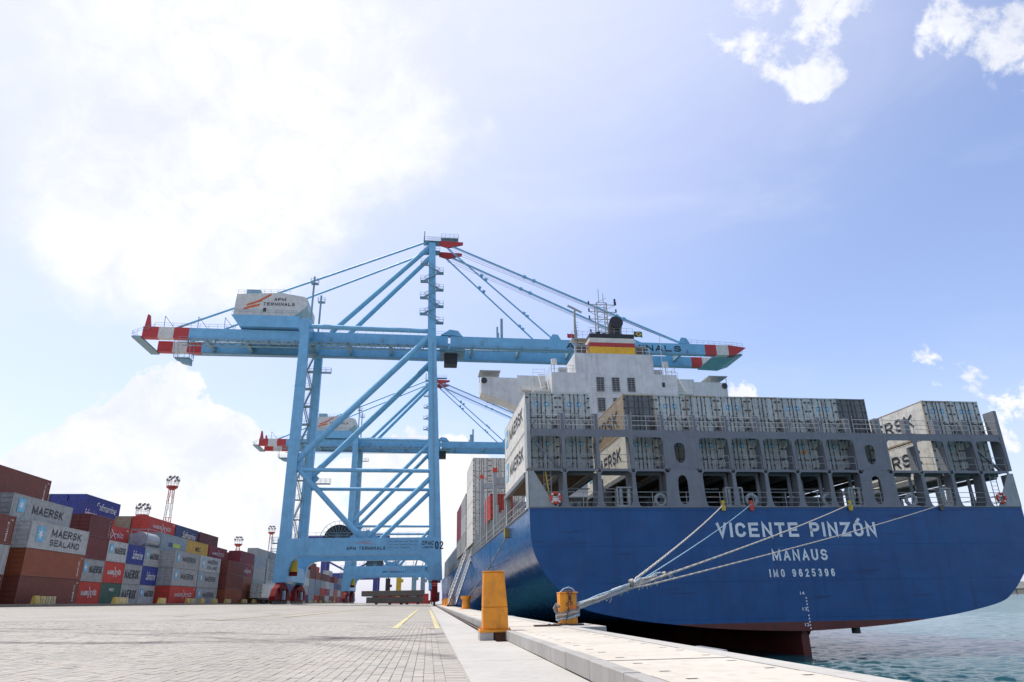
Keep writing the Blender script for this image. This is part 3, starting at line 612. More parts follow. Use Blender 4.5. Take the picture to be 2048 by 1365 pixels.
# ------------------------------------------------------------------ containers
def cmat(nm, c, **k): 
    k.setdefault('dirt', 0.16); k.setdefault('streak', 0.32); k.setdefault('rust', 0.4); k.setdefault('vary', 0.07)
    return mat('container_' + nm, c, 0.5, **k)
CM = dict(oxide=cmat('oxide', (0.187, 0.044, 0.025)), darkred=cmat('dark_red', (0.141, 0.026, 0.023)), orange=cmat('brown_orange', (0.289, 0.074, 0.030)), red=cmat('red', (0.516, 0.040, 0.023)),
          grey=cmat('grey', (0.336, 0.345, 0.329)), pale=cmat('pale_grey', (0.457, 0.474, 0.451)), blue=cmat('blue', (0.022, 0.039, 0.244)), navy=cmat('navy', (0.030, 0.055, 0.159)), yellow=cmat('yellow', (0.488, 0.293, 0.049)),
          green=cmat('green', (0.037, 0.104, 0.073)), bluegrey=cmat('blue_grey', (0.268, 0.320, 0.354)), maroon=cmat('maroon', (0.234, 0.028, 0.039)), white=cmat('white', (0.66, 0.66, 0.60), streak=0.3, rust=0.35),
          tan=cmat('weathered_tan', (0.36, 0.28, 0.18), rust=0.9), dgrey=cmat('weathered_grey', (0.13, 0.14, 0.14), rust=0.4), reefdoor=cmat('reefer_door', (0.52, 0.55, 0.51), streak=0.65, rust=0.6, dirt=0.16), cream=cmat('cream', (0.68, 0.655, 0.58), rust=0.3))
door_frame_mat = mat('door_frame_dark', (0.055, 0.05, 0.045), 0.6, rust=0.5)
BODY = {}; FRAME = {}
CW, = (2.438,)
def corr_body(L_, H_, smooth_side=False):
    key = (L_, H_, smooth_side)
    if key in BODY: return BODY[key]
    mb = MB(); hw = CW / 2; z0, z1 = 0.14, H_ - 0.06; y0, y1 = 0.08, L_ - 0.06
    if smooth_side: mb.box(-hw + .015, hw - .015, y0, y1, z0, H_ - .02)
    else:
        p = 0.278; n_ = int((y1 - y0) / p); p = (y1 - y0) / n_; prof = []
        for k in range(n_): a = y0 + k * p; prof += [(a, 0), (a + p * .25, 0), (a + p * .5, -.036), (a + p * .75, -.036)]
        prof.append((y1, 0))
        for s_ in (1, -1):
            X = hw - .012
            for (ya, da), (yb, db) in zip(prof[:-1], prof[1:]):
                mb.quad((s_ * (X + da), ya, z0), (s_ * (X + db), yb, z0), (s_ * (X + db), yb, z1), (s_ * (X + da), ya, z1))
        mb.box(-hw + .06, hw - .06, y0, y1, z0, H_ - .03)
        X = hw - .012
        mb.quad((-X, y1, z0), (X, y1, z0), (X, y1, z1), (-X, y1, z1))
    mb.mi = 1; mb.box(-hw + .05, hw - .05, .1, L_ - .1, .10, .135)
    BODY[key] = mb.mesh('body'); return BODY[key]
def frame_mesh(L_, H_):
    key = (L_, H_)
    if key in FRAME: return FRAME[key]
    mb = MB(); hw = CW / 2; c = .12
    for sx in (-1, 1):
        xa, xb = sorted((sx * hw, sx * (hw - .10)))
        for ya, yb in ((0, .10), (L_ - .10, L_)): mb.box(xa, xb, ya, yb, .118, H_ - .118)
        mb.box(min(sx * hw, sx * (hw - .06)), max(sx * hw, sx * (hw - .06)), .17, L_ - .17, .02, .155)
        mb.box(min(sx * hw, sx * (hw - .06)), max(sx * hw, sx * (hw - .06)), .17, L_ - .17, H_ - .075, H_ - .012)
        for ya, yb in ((-.004, .166), (L_ - .166, L_ + .004)):
            for za, zb in ((0, .116), (H_ - .116, H_)): mb.box(min(sx * (hw + .004), sx * (hw - .16)), max(sx * (hw + .004), sx * (hw - .16)), ya, yb, za, zb)
    for ya, yb in ((.01, .09), (L_ - .09, L_ - .01)):
        mb.box(-hw + .162, hw - .162, ya, yb, .01, .13); mb.box(-hw + .162, hw - .162, ya, yb, H_ - .11, H_ - .01)
    FRAME[key] = mb.mesh('frame'); return FRAME[key]
DOORM = {}
def door_mesh(H_, kind, side):
    key = (H_, kind, side)
    if key in DOORM: return DOORM[key]
    mb = MB(); hw = CW / 2 - .11; a, b = (-hw, -.008) if side < 0 else (.008, hw)
    mb.box(a, b, .035, .075, .14, H_ - .12)
    if kind == 'dry':
        for k in range(5): z = .14 + (H_ - .3) * (k + .25) / 5; mb.prism([(.035, z), (.012, z + .06), (.012, z + (H_ - .3) / 10), (.035, z + (H_ - .3) / 10 + .06)], 'x', a + .06, b - .06)
    DOORM[key] = mb.mesh('door'); return DOORM[key]
RODM = {}
def rod_mesh(H_):
    if H_ in RODM: return RODM[H_]
    mb = MB(); mb.tube((0, 0, .06), (0, 0, H_ - .06), .021, 6)
    for z in (.12, .55, 1.0, 1.5, 2.1, H_ - .2): mb.box(-.05, .05, -.012, .034, z, z + .07)
    mb.box(0, .36, -.03, -.008, .95, 1.0)
    RODM[H_] = mb.mesh('locking_rod'); return RODM[H_]
HINGE = {}
def hinge_mesh(H_):
    if H_ in HINGE: return HINGE[H_]
    mb = MB(); 
    for z in (.3, 1.0, 1.75, 2.45):
        for s_ in (-1, 1): mb.box(min(s_ * 1.19, s_ * .98), max(s_ * 1.19, s_ * .98), -.006, .03, z, z + .11)
    mb.box(-.03, .03, .0, .034, .15, H_ - .13)
    HINGE[H_] = mb.mesh('hinge_set'); return HINGE[H_]
STAR = None
def star_mesh():
    global STAR
    if STAR: return STAR
    mb = MB(); pts = []
    for k in range(14):
        t = PI / 2 + 2 * PI * k / 14; r = .42 if k % 2 == 0 else .15; pts.append((math.cos(t) * r, math.sin(t) * r))
    i = len(mb.v); mb.v.append((0, 0, 0)); mb.v += [(x, y_, 0) for x, y_ in pts]
    for k in range(14): mb.face((i, i + 1 + k, i + 1 + (k + 1) % 14))
    STAR = mb.mesh('star'); return STAR
SQ = None
def emblem(origin, ux, uz, size, parent, mini=False):
    """light blue square with a white seven-pointed star"""
    global SQ
    if SQ is None: mb = MB(); mb.quad((-.5, -.5, 0), (.5, -.5, 0), (.5, .5, 0), (-.5, .5, 0)); SQ = mb.mesh('emblem_plate')
    ux = Vector(ux); uz = Vector(uz); n_ = ux.cross(uz)
    for me, mm, off, nm in ((SQ, blue_print, 0, 'emblem'), (star_mesh(), white_print, .006, 'emblem_star')):
        o = add(nm, me, mm, parent); s_ = size * (0.98 if off else 1)
        M4 = Matrix((ux * s_, uz * s_, n_)).transposed().to_4x4(); M4.translation = Vector(origin) + n_ * off; o.matrix_local = M4
        o.parent = parent
LONG, SHORT = 12.192, 6.058
def container(label, color, x, y, z, L_=LONG, H_=2.591, text=None, tcol='black_print', kind='dry', end=None, rods=False, group=None, face='+x', doors=True, cat='container', framecol=None, star=False, rz=0.0, doorcol=None):
    """x = centre line, y = near (door) end, z = base; long axis along +Y"""
    t = thing('shipping_container', label, cat, (x, y, z), rz, group)
    cm_ = CM[color]
    b = add('body', corr_body(L_, H_, kind == 'reefer'), [cm_, wood], t)
    fr = add('frame', frame_mesh(L_, H_), CM[framecol] if framecol else cm_, t)
    if doors:
        dm = CM[doorcol] if doorcol else cm_
        for s_ in (-1, 1):
            d = add('door', door_mesh(H_, kind, s_), dm, t)
            if rods:
                for rx in (.30, .82): r = add('locking_rod', rod_mesh(H_), door_frame_mat, d); r.location = (s_ * rx, -.0, 0)
                if star and kind == 'reefer': emblem((s_ * .36 + .0, .028, H_ * .70), (1, 0, 0), (0, 0, 1), .36, d)
        if rods: add('hinge_set', hinge_mesh(H_), door_frame_mat, t)
    if text: decals(t, text, L_, H_, face, tcol)
    return t
def decals(t, text, L_, H_, face, tcol):
    hw = CW / 2 + .012
    if face == '+x': ux = (0, 1, 0); ox = hw; y0 = lambda a: a * L_
    else: ux = (0, -1, 0); ox = -hw; y0 = lambda a: L_ - a * L_
    mm = MATS[tcol]; up = (0, 0, 1)
    def T(body, a, b, za, zb, m_=mm, **k):
        fn = block if body[0] in 'MSH' and body != 'Safmarine' and body != 'MSC' else lettering
        k2 = {} if fn is block else k
        fn(body, (ox, y0(a), za * H_), ux, up, (b - a) * L_, (zb - za) * H_, m_, t, **k2)
    if text == 'star':      # seven-pointed star square then the owner's name
        emblem((ox, y0(.14 if L_ > 10 else .18), .62 * H_), ux, up, 1.35 if L_ > 10 else 1.1, t)
        T('MAERSK', .32 if L_ > 10 else .36, .84 if L_ > 10 else .92, .40, .72)
    elif text == 'star2':
        emblem((ox, y0(.16), .55 * H_), ux, up, 1.5, t); T('MAERSK', .34, .86, .53, .83); T('SEALAND', .33, .85, .18, .42, space=1.1)
    elif text == 'big': T('MAERSK', .06, .86, .28, .72)
    elif text == 'reef':
        emblem((ox, y0(.13), .60 * H_), ux, up, 1.5, t); T('MAERSK', .27, .88, .38, .74)
    elif text == 'hs':
        T('HAMBURG', .18, .50, .40, .60, white_print); T('SÜD', .66, .84, .40, .62, white_print)
        mb = MB(); ya, yb = y0(.50), y0(.64); za, zb = .30 * H_, .78 * H_
        for (p, q) in (((ya, zb), ((ya + yb) / 2, (za + zb) / 2)), (((ya + yb) / 2, (za + zb) / 2), (yb, za)), (((ya + yb) / 2, (za + zb) / 2), (ya, za)), (((ya + yb) / 2, (za + zb) / 2), (yb, (za + zb) / 2 + .1))):
            mb.beam((ox, p[0], p[1]), (ox, q[0], q[1]), .01, .13, up=(1, 0, 0) if False else (0, 0.3, 1))
        mb.build('emblem_figure', white_print, t); T('40', .90, .96, .82, .90, white_print) if L_ > 10 else None
    elif text == 'script': T('Safmarine', .30, .90, .28, .72, white_print, shear=.35, bold=.005)
    elif text == 'code':
        for k in range(9): T(random.choice('TEXUCLHF') if k < 4 else str(random.randint(0, 9)), .90, .925, .72 - k * .075, .77 - k * .075, white_print)
        T('45G1', .935, .97, .83, .88, white_print)
    elif text == 'msc': T('MSC', .40, .64, .36, .66, black_print)
    elif text == 'col': 
        mb = MB(); mb.quad((ox, y0(.30), .3 * H_), (ox, y0(.44), .3 * H_), (ox, y0(.44), .55 * H_), (ox, y0(.30), .55 * H_)); mb.build('print_panel', CM['navy'], t)
        mb = MB(); mb.quad((ox, y0(.46), .3 * H_), (ox, y0(.74), .3 * H_), (ox, y0(.74), .55 * H_), (ox, y0(.46), .55 * H_)); mb.build('print_panel', mat('lime_print', (0.45, 0.55, 0.08)), t)
    elif text == 'small': T('WEC', .4, .66, .62, .76, white_print)

cnames = dict(oxide='oxide-brown', darkred='dark red', orange='orange-brown', red='bright red', grey='grey', pale='pale grey', blue='bright blue', navy='navy blue', yellow='mustard yellow', green='dark green', bluegrey='blue-grey', maroon='maroon', white='white', tan='rusty tan', dgrey='weathered dark grey', cream='cream', reefdoor='white')
tnames = {None: 'plain', 'star': 'star-and-lettering', 'star2': 'two-line-lettered', 'big': 'big-lettered', 'hs': 'white-lettered', 'script': 'script-lettered', 'code': 'coded', 'msc': 'dark-lettered', 'col': 'lime-and-blue-marked', 'small': 'white-marked', 'reef': 'star-and-lettering'}
order = ['first', 'second', 'third', 'fourth', 'fifth', 'sixth', 'seventh', 'eighth', 'ninth', 'tenth', 'eleventh', 'twelfth', 'thirteenth', 'fourteenth', 'fifteenth']
tiern = ['ground-level', 'second-level', 'third-level', 'fourth-level', 'fifth-level', 'sixth-level', 'seventh-level']
CG = 'containers stacked in the yard'
BASE = 1.18
def stack(xface, y0, L_, tiers, where, hs=None, start=0):
    z = BASE; 
    for k, e in enumerate(tiers):
        H_ = (hs or {}).get(k, 2.591)
        if e is not None:
            c_, t_ = e if isinstance(e, tuple) else (e, None)
            container('%s %s %s box of %s' % (tnames[t_], cnames[c_], tiern[k], where), c_, xface - CW / 2, y0 + random.uniform(-.03, .03), z, L_, H_, text=t_, tcol='black_print', group=CG)
        z += H_ + .012
R0, R1, R2, R3 = -39.0, -41.5, -44.0, -46.5
stack(R0, 59.2, LONG, [('darkred', 'code'), ('grey', 'big'), ('oxide', 'code')], 'the leftmost front stack')
stack(R1, 59.2, LONG, ['darkred', 'oxide', 'grey', ('darkred', 'code')], 'the stack behind the leftmost front stack')
stack(R3, 62.5, LONG, ['oxide', 'grey', 'oxide', 'darkred', 'darkred'], 'the back stack at the left edge', {4: 2.896})
stack(R0, 74.2, LONG, [('oxide', 'code'), ('orange', 'code'), ('pale', 'star2')], 'the second front stack from the left')
stack(R1, 74.6, LONG, ['grey', 'oxide', 'darkred', ('grey', 'star')], 'the stack right behind the two-line-lettered container', {3: 2.75})
stack(R2 - .3, 74.2, LONG, ['oxide', 'oxide', 'grey', 'oxide', ('oxide', 'code')], 'the tallest left stack with a bare brown side', {3: 2.896, 4: 2.896})
XC = -41.2
stack(XC, 90.9, SHORT, [('red', 'hs'), ('grey', 'star'), ('darkred', None), ('darkred', 'code')], 'the short stack right of the orange-brown containers')
stack(XC, 97.05, SHORT, [('green', 'small'), ('red', 'hs'), ('pale', 'star')], 'the short stack above the green container')
stack(XC, 103.2, SHORT, [('grey', 'big'), ('grey', 'big'), ('blue', 'script')], 'the short stack topped by a blue script-lettered box')
stack(XC, 109.35, SHORT - .1, [('pale', 'star'), ('blue', 'script'), ('grey', 'star')], 'the narrow short stack left of the protruding grey stack')
stack(R2, 97.6, LONG, ['grey', 'oxide', 'grey', ('red', 'hs')], 'the second row behind the short stacks')
stack(R2 - 2.5, 98.6, SHORT, ['oxide', 'grey', 'red', 'red', ('blue', 'script')], 'the row behind the white-lettered red box, left part', )
stack(-51.2, 110.2, LONG, ['grey', 'oxide', 'navy', 'grey', 'red', ('blue', 'script')], 'the high back stack with a long script-lettered blue box')
stack(-53.8, 110.2, LONG, ['grey', 'oxide', 'navy', 'grey', 'grey', 'blue'], 'the high back stack behind the long blue box')
stack(-56.4, 110.2, LONG, ['grey', 'oxide', 'navy', 'grey', 'grey', 'tan'], 'the far left back stack with a tan top')
stack(R0, 115.4, LONG, [('red', 'hs'), ('grey', 'star'), ('grey', 'star')], 'the protruding front stack in mid yard')
stack(R1, 115.4, LONG, ['grey', 'grey', 'oxide', ('bluegrey', 'col')], 'the second row in mid yard')
stack(R2, 116.0, LONG, ['oxide', 'grey', 'red', 'grey', ('red', 'hs')], 'the third row in mid yard')
stack(R2 - 2.6, 116.0, LONG, ['oxide', 'grey', 'red', 'grey', 'tan'], 'the fourth row in mid yard')
stack(R0, 128.0, LONG, [('grey', 'star'), ('grey', 'star'), ('pale', 'star2')], 'the front stack right of mid yard')
stack(R1, 127.6, LONG, ['grey', 'red', 'grey', ('yellow', 'msc')], 'the row behind the mid-yard front stack')
stack(R2, 128.6, LONG, ['oxide', 'red', 'grey', 'grey', ('navy', 'script')], 'the back row right of mid yard')
stack(-38.2, 142.6, LONG, ['orange', 'oxide', 'oxide'], 'the plain brown front stack')
stack(R1, 140.6, LONG, ['oxide', 'oxide', 'navy', ('maroon', 'hs')], 'the row behind the plain brown front stack')
stack(R2, 142.0, LONG, ['grey', 'oxide', 'grey', 'maroon', ('darkred', None)], 'the back row left of the crane leg')
stack(R0 - .4, 155.3, LONG, ['oxide', 'orange', ('maroon', 'hs'), ('maroon', None)], 'the brown stack before the white trailer boxes')
stack(R1 - .4, 160, LONG, ['grey', 'grey', 'oxide', 'oxide', None], 'the row behind the white trailer boxes')
stack(R0 - 1, 170.5, LONG, ['oxide', 'grey', 'grey', 'bluegrey'], 'the grey stack beside the crane leg')
stack(R0 - 1, 184, LONG, ['grey', 'pale', ('grey', 'small'), 'grey'], 'the pale stack just left of the crane leg')
stack(R1 - 1.2, 184, LONG, ['grey', 'pale', 'grey', 'dgrey', 'grey'], 'the tall grey stack left of the crane leg')
y = 200.0; k = 0
pal = ['oxide', 'grey', 'pale', 'maroon', 'orange', 'grey', 'bluegrey', 'darkred', 'red', 'navy']
profile = [4, 5, 5, 4, 5, 4, 4, 4, 3, 4, 3, 4, 3, 3, 3, 2]
for k in range(16):
    for r in range(2):
        n_ = profile[k] + (1 if r == 1 and k % 3 == 0 else 0)
        stack(R0 - 1 - r * 2.6, 198.5 + k * 12.9, LONG, [random.choice(pal) for _ in range(n_)], 'the %s %s-row stack beyond the crane leg' % (order[min(k, 14)] if k < 15 else 'last', 'front' if r == 0 else 'back'))
# silver tank container on top of the short stack
t = thing('tank_container', 'silver tank container in an open frame above the grey short stack', 'tank', (XC - 1.25, 109.35, BASE + 3 * 2.603))
MB().tube((0, .35, 1.2), (0, 5.7, 1.2), 1.05, 20).build('tank', mat('tank_silver', (0.40, 0.41, 0.42), 0.4, metal=0.4), t, True)
add('frame', frame_mesh(SHORT, 2.591), CM['bluegrey'], t)
# trailers with white refrigerated boxes
for k, yy in enumerate((163.5, 177.5)):
    t = thing('container_trailer', ('skeletal trailer under the %s white box left of the crane leg' % ('nearer', 'farther')[k]), 'trailer', (-37.3, yy, 1.0), group='trailers carrying white boxes')
    MB().box(-.45, -.3, 0, 12.3, .95, 1.25).box(.3, .45, 0, 12.3, .95, 1.25).build('chassis', dark_metal, t)
    for yw in (1.5, 2.9, 4.3, 11.0):
        for s_ in (-1, 1): MB().tube((s_ * .75, yw, .48), (s_ * 1.15, yw, .48), .48, 14).build('wheel', rubber, t)
    container('white refrigerated container on the %s trailer left of the crane leg' % ('nearer', 'farther')[k], 'white', -37.3, yy, 2.26, LONG, 2.896, kind='reefer', rods=True, group='white boxes on trailers')

# ------------------------------------------------------------------ yard kerb and barriers
KX = -36.6
tag(MB().box(KX, KX + .35, 66, 330, 0.8, gz(KX) + .22).build('yard_kerb', mat('yard_kerb_concrete', (0.17, 0.155, 0.13), 0.9, dirt=0.3)), 'low weathered kerb along the foot of the container stacks', 'kerb')
bar_y = mat('barrier_yellow', (0.58, 0.42, 0.10), 0.6, dirt=0.15); bar_w = mat('barrier_cream', (0.55, 0.50, 0.36), 0.7, dirt=0.2)
def barrier(lbl, y_, big=1.0):
    t = thing('concrete_barrier', lbl, 'barrier', (-37.5, y_, gz(-37.5) + .02), group='striped barriers before the stacks')
    n_ = 8; L_ = 4.1 * big
    MB().prism([(-.32, 0), (.32, 0), (.12, .95), (-.12, .95)], 'y', 0, .8).build('end_block', bar_y, t)
    for k in range(max(1, round(6 * big))):
        a = .84 + k * .5
        MB().hexa([(-.3, a, 0), (.3, a, 0), (.3, a + .27, 0), (-.3, a + .27, 0)], [(-.1, a + .35, .92), (.1, a + .35, .92), (.1, a + .35 + .25, .92), (-.1, a + .35 + .25, .92)]).build('stripe_block', bar_y if k % 2 == 0 else bar_w, t)
    MB().box(-.07, .07, .81, 1.3 + 2.6 * big, .02, .62).build('core', dark_metal, t)
yb = [(74.5, 'nearest striped barrier, before the plain brown ground container', 1.0), (92.4, 'striped barrier before the green and big-lettered grey ground containers', 1.0), (107.2, 'short striped barrier left of the red ground container in mid yard', .5), (118.9, 'striped barrier before the right end of the red ground container', .95), (125.9, 'short yellow barrier before the grey star-lettered ground container', .4),
      (132.9, 'short striped barrier left of the brown ground container', .5), (140.8, 'striped barrier before the brown ground container', .8), (153.3, 'striped barrier right of the brown ground container', .8), (162, 'striped barrier under the white trailer boxes', .8), (170, 'striped barrier right of the white trailer boxes', .8), (178, 'striped barrier left of the red crane bogies', .8)]
for k, (y_, l_, b_) in enumerate(yb): barrier(l_, y_, b_)
for k in range(9): barrier('small striped barrier, %s one beyond the left crane leg' % order[k], 200 + k * 12, .8)

# ------------------------------------------------------------------ light towers
def light_tower(lbl, x, y, h, z=1.2, s=1.0):
    t = thing('light_tower', lbl, 'light tower', (x, y, z), group='lattice floodlight towers behind the stacks')
    rw = [mat('tower_white', (0.55, 0.53, 0.50)), mat('tower_red', (0.42, 0.05, 0.04))]
    n_ = 8
    for k in range(n_):
        mb = MB(); za, zb = h * .86 * k / n_, h * .86 * (k + 1) / n_; wa, wb = 1.15 - .55 * k / n_, 1.15 - .55 * (k + 1) / n_
        for a, b in (((-1, -1), (1, -1)), ((1, -1), (1, 1)), ((1, 1), (-1, 1)), ((-1, 1), (-1, -1))):
            mb.beam((a[0] * wa, a[1] * wa, za), (a[0] * wb, a[1] * wb, zb), .14, .14); mb.beam((a[0] * wa, a[1] * wa, za), (b[0] * wb, b[1] * wb, zb), .08, .08); mb.beam((a[0] * wb, a[1] * wb, zb), (b[0] * wb, b[1] * wb, zb), .08, .08)
        mb.build('tower_section', rw[k % 2], t)
    zt = h * .86
    MB().tube((0, 0, zt), (0, 0, zt + .5), .7, 10, 1.4).build('flare', rw[1], t); MB().tube((0, 0, zt + .6), (0, 0, zt + 1.1), 1.55, 16).build('platform', rw[1], t)
    mb = MB(); mb.ring((0, 0, zt + 2.2), 'z', 1.6, .06, 16, 4)
    for k in range(12): a = 2 * PI * k / 12; mb.beam((1.55 * math.cos(a), 1.55 * math.sin(a), zt + 1), (1.75 * math.cos(a), 1.75 * math.sin(a), zt + 3.6), .08, .08)
    mb.build('railing', rw[0], t)
    for k in range(12):
        a = 2 * PI * k / 12; r = 1.6 if k % 2 else 1.1
        MB().box(r * math.cos(a) - .22, r * math.cos(a) + .22, r * math.sin(a) - .2, r * math.sin(a) + .2, zt + (2.5 if k % 2 else 3.4), zt + (3.05 if k % 2 else 3.95)).build('floodlight', mat('floodlight_grey', (0.12, 0.12, 0.13)), t)
light_tower('red and white lattice light tower, tallest and leftmost-but-one against the cloud', -75, 211, 36.5)
light_tower('light tower whose head shows just above the red container on the left', -75, 193, 24.6)
light_tower('light tower rising beside the left crane leg', -75, 347, 36)
light_tower('small light tower between the red stack and the crane leg', -77.5, 300, 25.6)

# ------------------------------------------------------------------ ship-to-shore crane
CX0, CY0 = 1.2, 150.0
def railing(mb, p, q, h=1.1, step=2.0, r=.035):
    p = Vector(p); q = Vector(q); n_ = max(1, int((q - p).length / step))
    for k in range(n_ + 1): a = p.lerp(q, k / n_); mb.beam(a, a + Vector((0, 0, h)), r * 1.6, r * 1.6)
    for zz in (h, h * .5): mb.beam(p + Vector((0, 0, zz)), q + Vector((0, 0, zz)), r * 1.4, r * 1.4)
def platform(t, x0, x1, y0, y1, z, nm='platform'):
    mb = MB(); mb.box(x0, x1, y0, y1, z - .12, z)
    railing(mb, (x0, y0, z), (x1, y0, z), step=1.0); railing(mb, (x0, y1, z), (x1, y1, z), step=1.0); railing(mb, (x0, y0, z), (x0, y1, z), step=1.0); railing(mb, (x1, y0, z), (x1, y1, z), step=1.0)
    return mb.build(nm, crane_grey, t)
def stair(t, p, q, wdt=.8, nm='stair_flight'):
    p = Vector(p); q = Vector(q); d = q - p; n_ = max(4, int(abs(d.z) / .35)); mb = MB(); side = Vector((0, 0, 1)).cross(d).normalized() * wdt / 2
    for s_ in (-1, 1): mb.beam(p + side * s_, q + side * s_, .06, .2); mb.beam(p + side * s_ + Vector((0, 0, 1)), q + side * s_ + Vector((0, 0, 1)), .05, .05)
    for k in range(n_): a = p + d * (k + .5) / n_; mb.beam(a - side, a + side, .24, .04)
    return mb.build(nm, crane_grey, t)
def make_crane():
    t = thing('quay_crane', 'nearer light-blue ship-to-shore gantry crane with number 02 on its right leg', 'crane', (CX0, CY0, 0), group='light-blue quay cranes')
    LX = -30.7; D = 20.0; GZ = 13.4
    B = crane_blue
    for k, yl in enumerate((0.0, D)):
        # legs (each one mesh), wider and haunched below the portal beam
        MB().hexa([(LX - 1.15, yl - .95, GZ), (LX + 1.05, yl - .95, GZ), (LX + 1.05, yl + .95, GZ), (LX - 1.15, yl + .95, GZ)], [(LX - 1.0, yl - .85, 62.2), (LX + .9, yl - .85, 62.2), (LX + .9, yl + .85, 62.2), (LX - 1.0, yl + .85, 62.2)]).build('leg', B, t, bevel=.04)
        pts = [(LX - 1.6, 4.9), (LX + 1.2, 4.9), (LX + 1.25, 7.3), (LX + 1.7, 8.9), (LX + 2.9, 9.75), (LX + 4.0, 10.0), (LX + 4.0, GZ), (LX - 1.35, GZ)]
        MB().prism(pts, 'y', yl - 1.0, yl + 1.0).build('leg_foot', B, t, bevel=.04)
        MB().hexa([(-1.1, yl - 1, GZ), (1.1, yl - 1, GZ), (1.1, yl + 1, GZ), (-1.1, yl + 1, GZ)], [(-2.9, yl - .85, 60.5), (-1.0, yl - .85, 60.5), (-1.0, yl + .85, 60.5), (-2.9, yl + .85, 60.5)]).build('leg', B, t, bevel=.04)
        pts = [(-1.3, 4.9), (1.5, 4.9), (1.1, GZ), (-3.6, GZ), (-3.6, 10.0), (-2.6, 9.7), (-1.6, 8.7), (-1.25, 7.2)]
        MB().prism(pts, 'y', yl - 1.02, yl + 1.02).build('leg_foot', B, t, bevel=.04)
        pb = MB().box(LX + 4.002, -3.602, yl - .95, yl + .95, 10.0, GZ).build('portal_beam', B, t, bevel=.04)
        if k == 0:
            block('APM TERMINALS', (-18.2, yl - .97, 11.0), (1, 0, 0), (0, 0, 1), 7.9, .66, black_print, pb, st=.2)
            mb = MB(); mb.beam((-16.3, yl - .975, 12.3), (-13.4, yl - .975, 12.75), .01, .10, (0, 0, 1)); mb.beam((-14.8, yl - .975, 12.3), (-12, yl - .975, 12.1), .01, .07); mb.build('emblem', orange_print, pb)
            for r_, s_ in enumerate(('S.W.L Under Spreader  Single Lift 41T', 'S.W.L Under Spreader  Twin Lift  65T', 'S.W.L Under Cargo Beam          120T')): lettering(s_, (-9.9, yl - .97, 12.45 - r_ * .62), (1, 0, 0), (0, 0, 1), 6.9, .34, black_print, pb, bold=.0)
            MB().box(-10.1, -2.6, yl - .962, yl - .958, 10.7, 13.0).build('notice_panel', mat('panel_blue', (0.17, 0.42, 0.62), 0.4), pb)
            block('ZPMC', (-2.9, yl - 1.05, 11.85), (1, 0, 0), (0, 0, 1), 2.5, .85, black_print, t); lettering('上海振华港机', (-2.9, yl - 1.05, 11.2), (1, 0, 0), (0, 0, 1), 2.4, .4, black_print, t)
            block('02', (-.15, yl - 1.05, 11.0), (1, 0, 0), (0, 0, 1), 1.75, 1.6, black_print, t, name='number', st=.17)
        railm = MB(); railing(railm, (LX + 2, yl - .8, GZ), (-1.6, yl - .8, GZ)); railm.build('railing', crane_grey, t)
        # tubes of the frame
        def tb(p, q, r=.55, nm='brace'): return MB().tube(p, q, r, 14).build(nm, B, t, True)
        Zb = 27.6 if k == 0 else 26.6
        tb((LX + .9, yl, Zb), (-.9, yl, Zb - .2), .42, 'cross_tube')
        tb((LX + .8, yl, 29.6), (-2.2, yl, 59.0), .72)
        tb((LX + .8, yl, 28.2), (-15.6, yl, GZ + .05), .52)
        tb((-14.2, yl, GZ + .05), (-.9, yl, 26.4), .52)
        MB().prism([(-18.0, GZ + .02), (-11.6, GZ + .02), (-14.0, GZ + 1.7), (-15.0, GZ + 1.35), (-15.9, GZ + 1.7)], 'y', yl - .25, yl + .25).build('gusset', B, t)
        tb((LX + .9, yl, 60.6), (-2.2, yl, 60.1), .55, 'cross_tube')
        for (gx, gz_) in ((LX + .95, 29.0), (-2.0, 57.8)): MB().prism([(gx - .1, gz_ - 2.0), (gx + 1.7 if gx < -10 else gx - 1.9, gz_ + .1), (gx - .1, gz_ + 2.0)], 'y', yl - .12, yl + .12).build('gusset', B, t)
        # leaning mast above the waterside leg
        ym = 5.0 if k == 0 else 11.0
        MB().hexa([(-2.9, yl - .85, 60.51), (-1.0, yl - .85, 60.51), (-1.0, yl + .85, 60.51), (-2.9, yl + .85, 60.51)], [(-3.2, ym - .6, 86.2), (-1.6, ym - .6, 86.2), (-1.6, ym + .6, 86.2), (-3.2, ym + .6, 86.2)]).build('mast', B, t, bevel=.03)
        gy = 6.4 if k == 0 else 16.0
        tb((-3.0, ym, 85.2), (-26.0, gy, 61.6), .62, 'back_stay'); tb((-3.6, ym, 86.6), (-61.8, gy, 61.7), .26, 'back_stay')
        # forestays with link joints
        for (xe, r_) in ((61.6, .24), (28.5, .2)):
            tb((1.2, ym, 86.2 - (0 if xe > 40 else 1.0)), (xe, gy, 60.9), r_, 'forestay')
            for f_ in (.33, .37, .72, .75):
                p = Vector((1.2, ym, 86.2)).lerp(Vector((xe, gy, 60.9)), f_); MB().tube(p - Vector((.35, 0, -.15)), p + Vector((.35, 0, -.15)), r_ * 2.0, 8).build('link_joint', B, t)
        for q in range(3): MB().tube((1.5, ym + .3 * q, 85.6 - q * .5), (60, gy, 61.2), .045, 4).build('hoist_rope', mat('wire', (0.25, 0.2, 0.22)), t)
        MB().prism([(-.6, 85.7), (1.6, 85.0), (3.6, 85.6), (5.4, 86.1), (5.4, 86.7), (-.6, 86.9)], 'y', ym - .3, ym + .3).build('sheave_bracket', crane_red, t)
        # girders: landside + boom, tilted a touch as in the photo
        def gxz(x, z): return z - (x + 58) * .0085
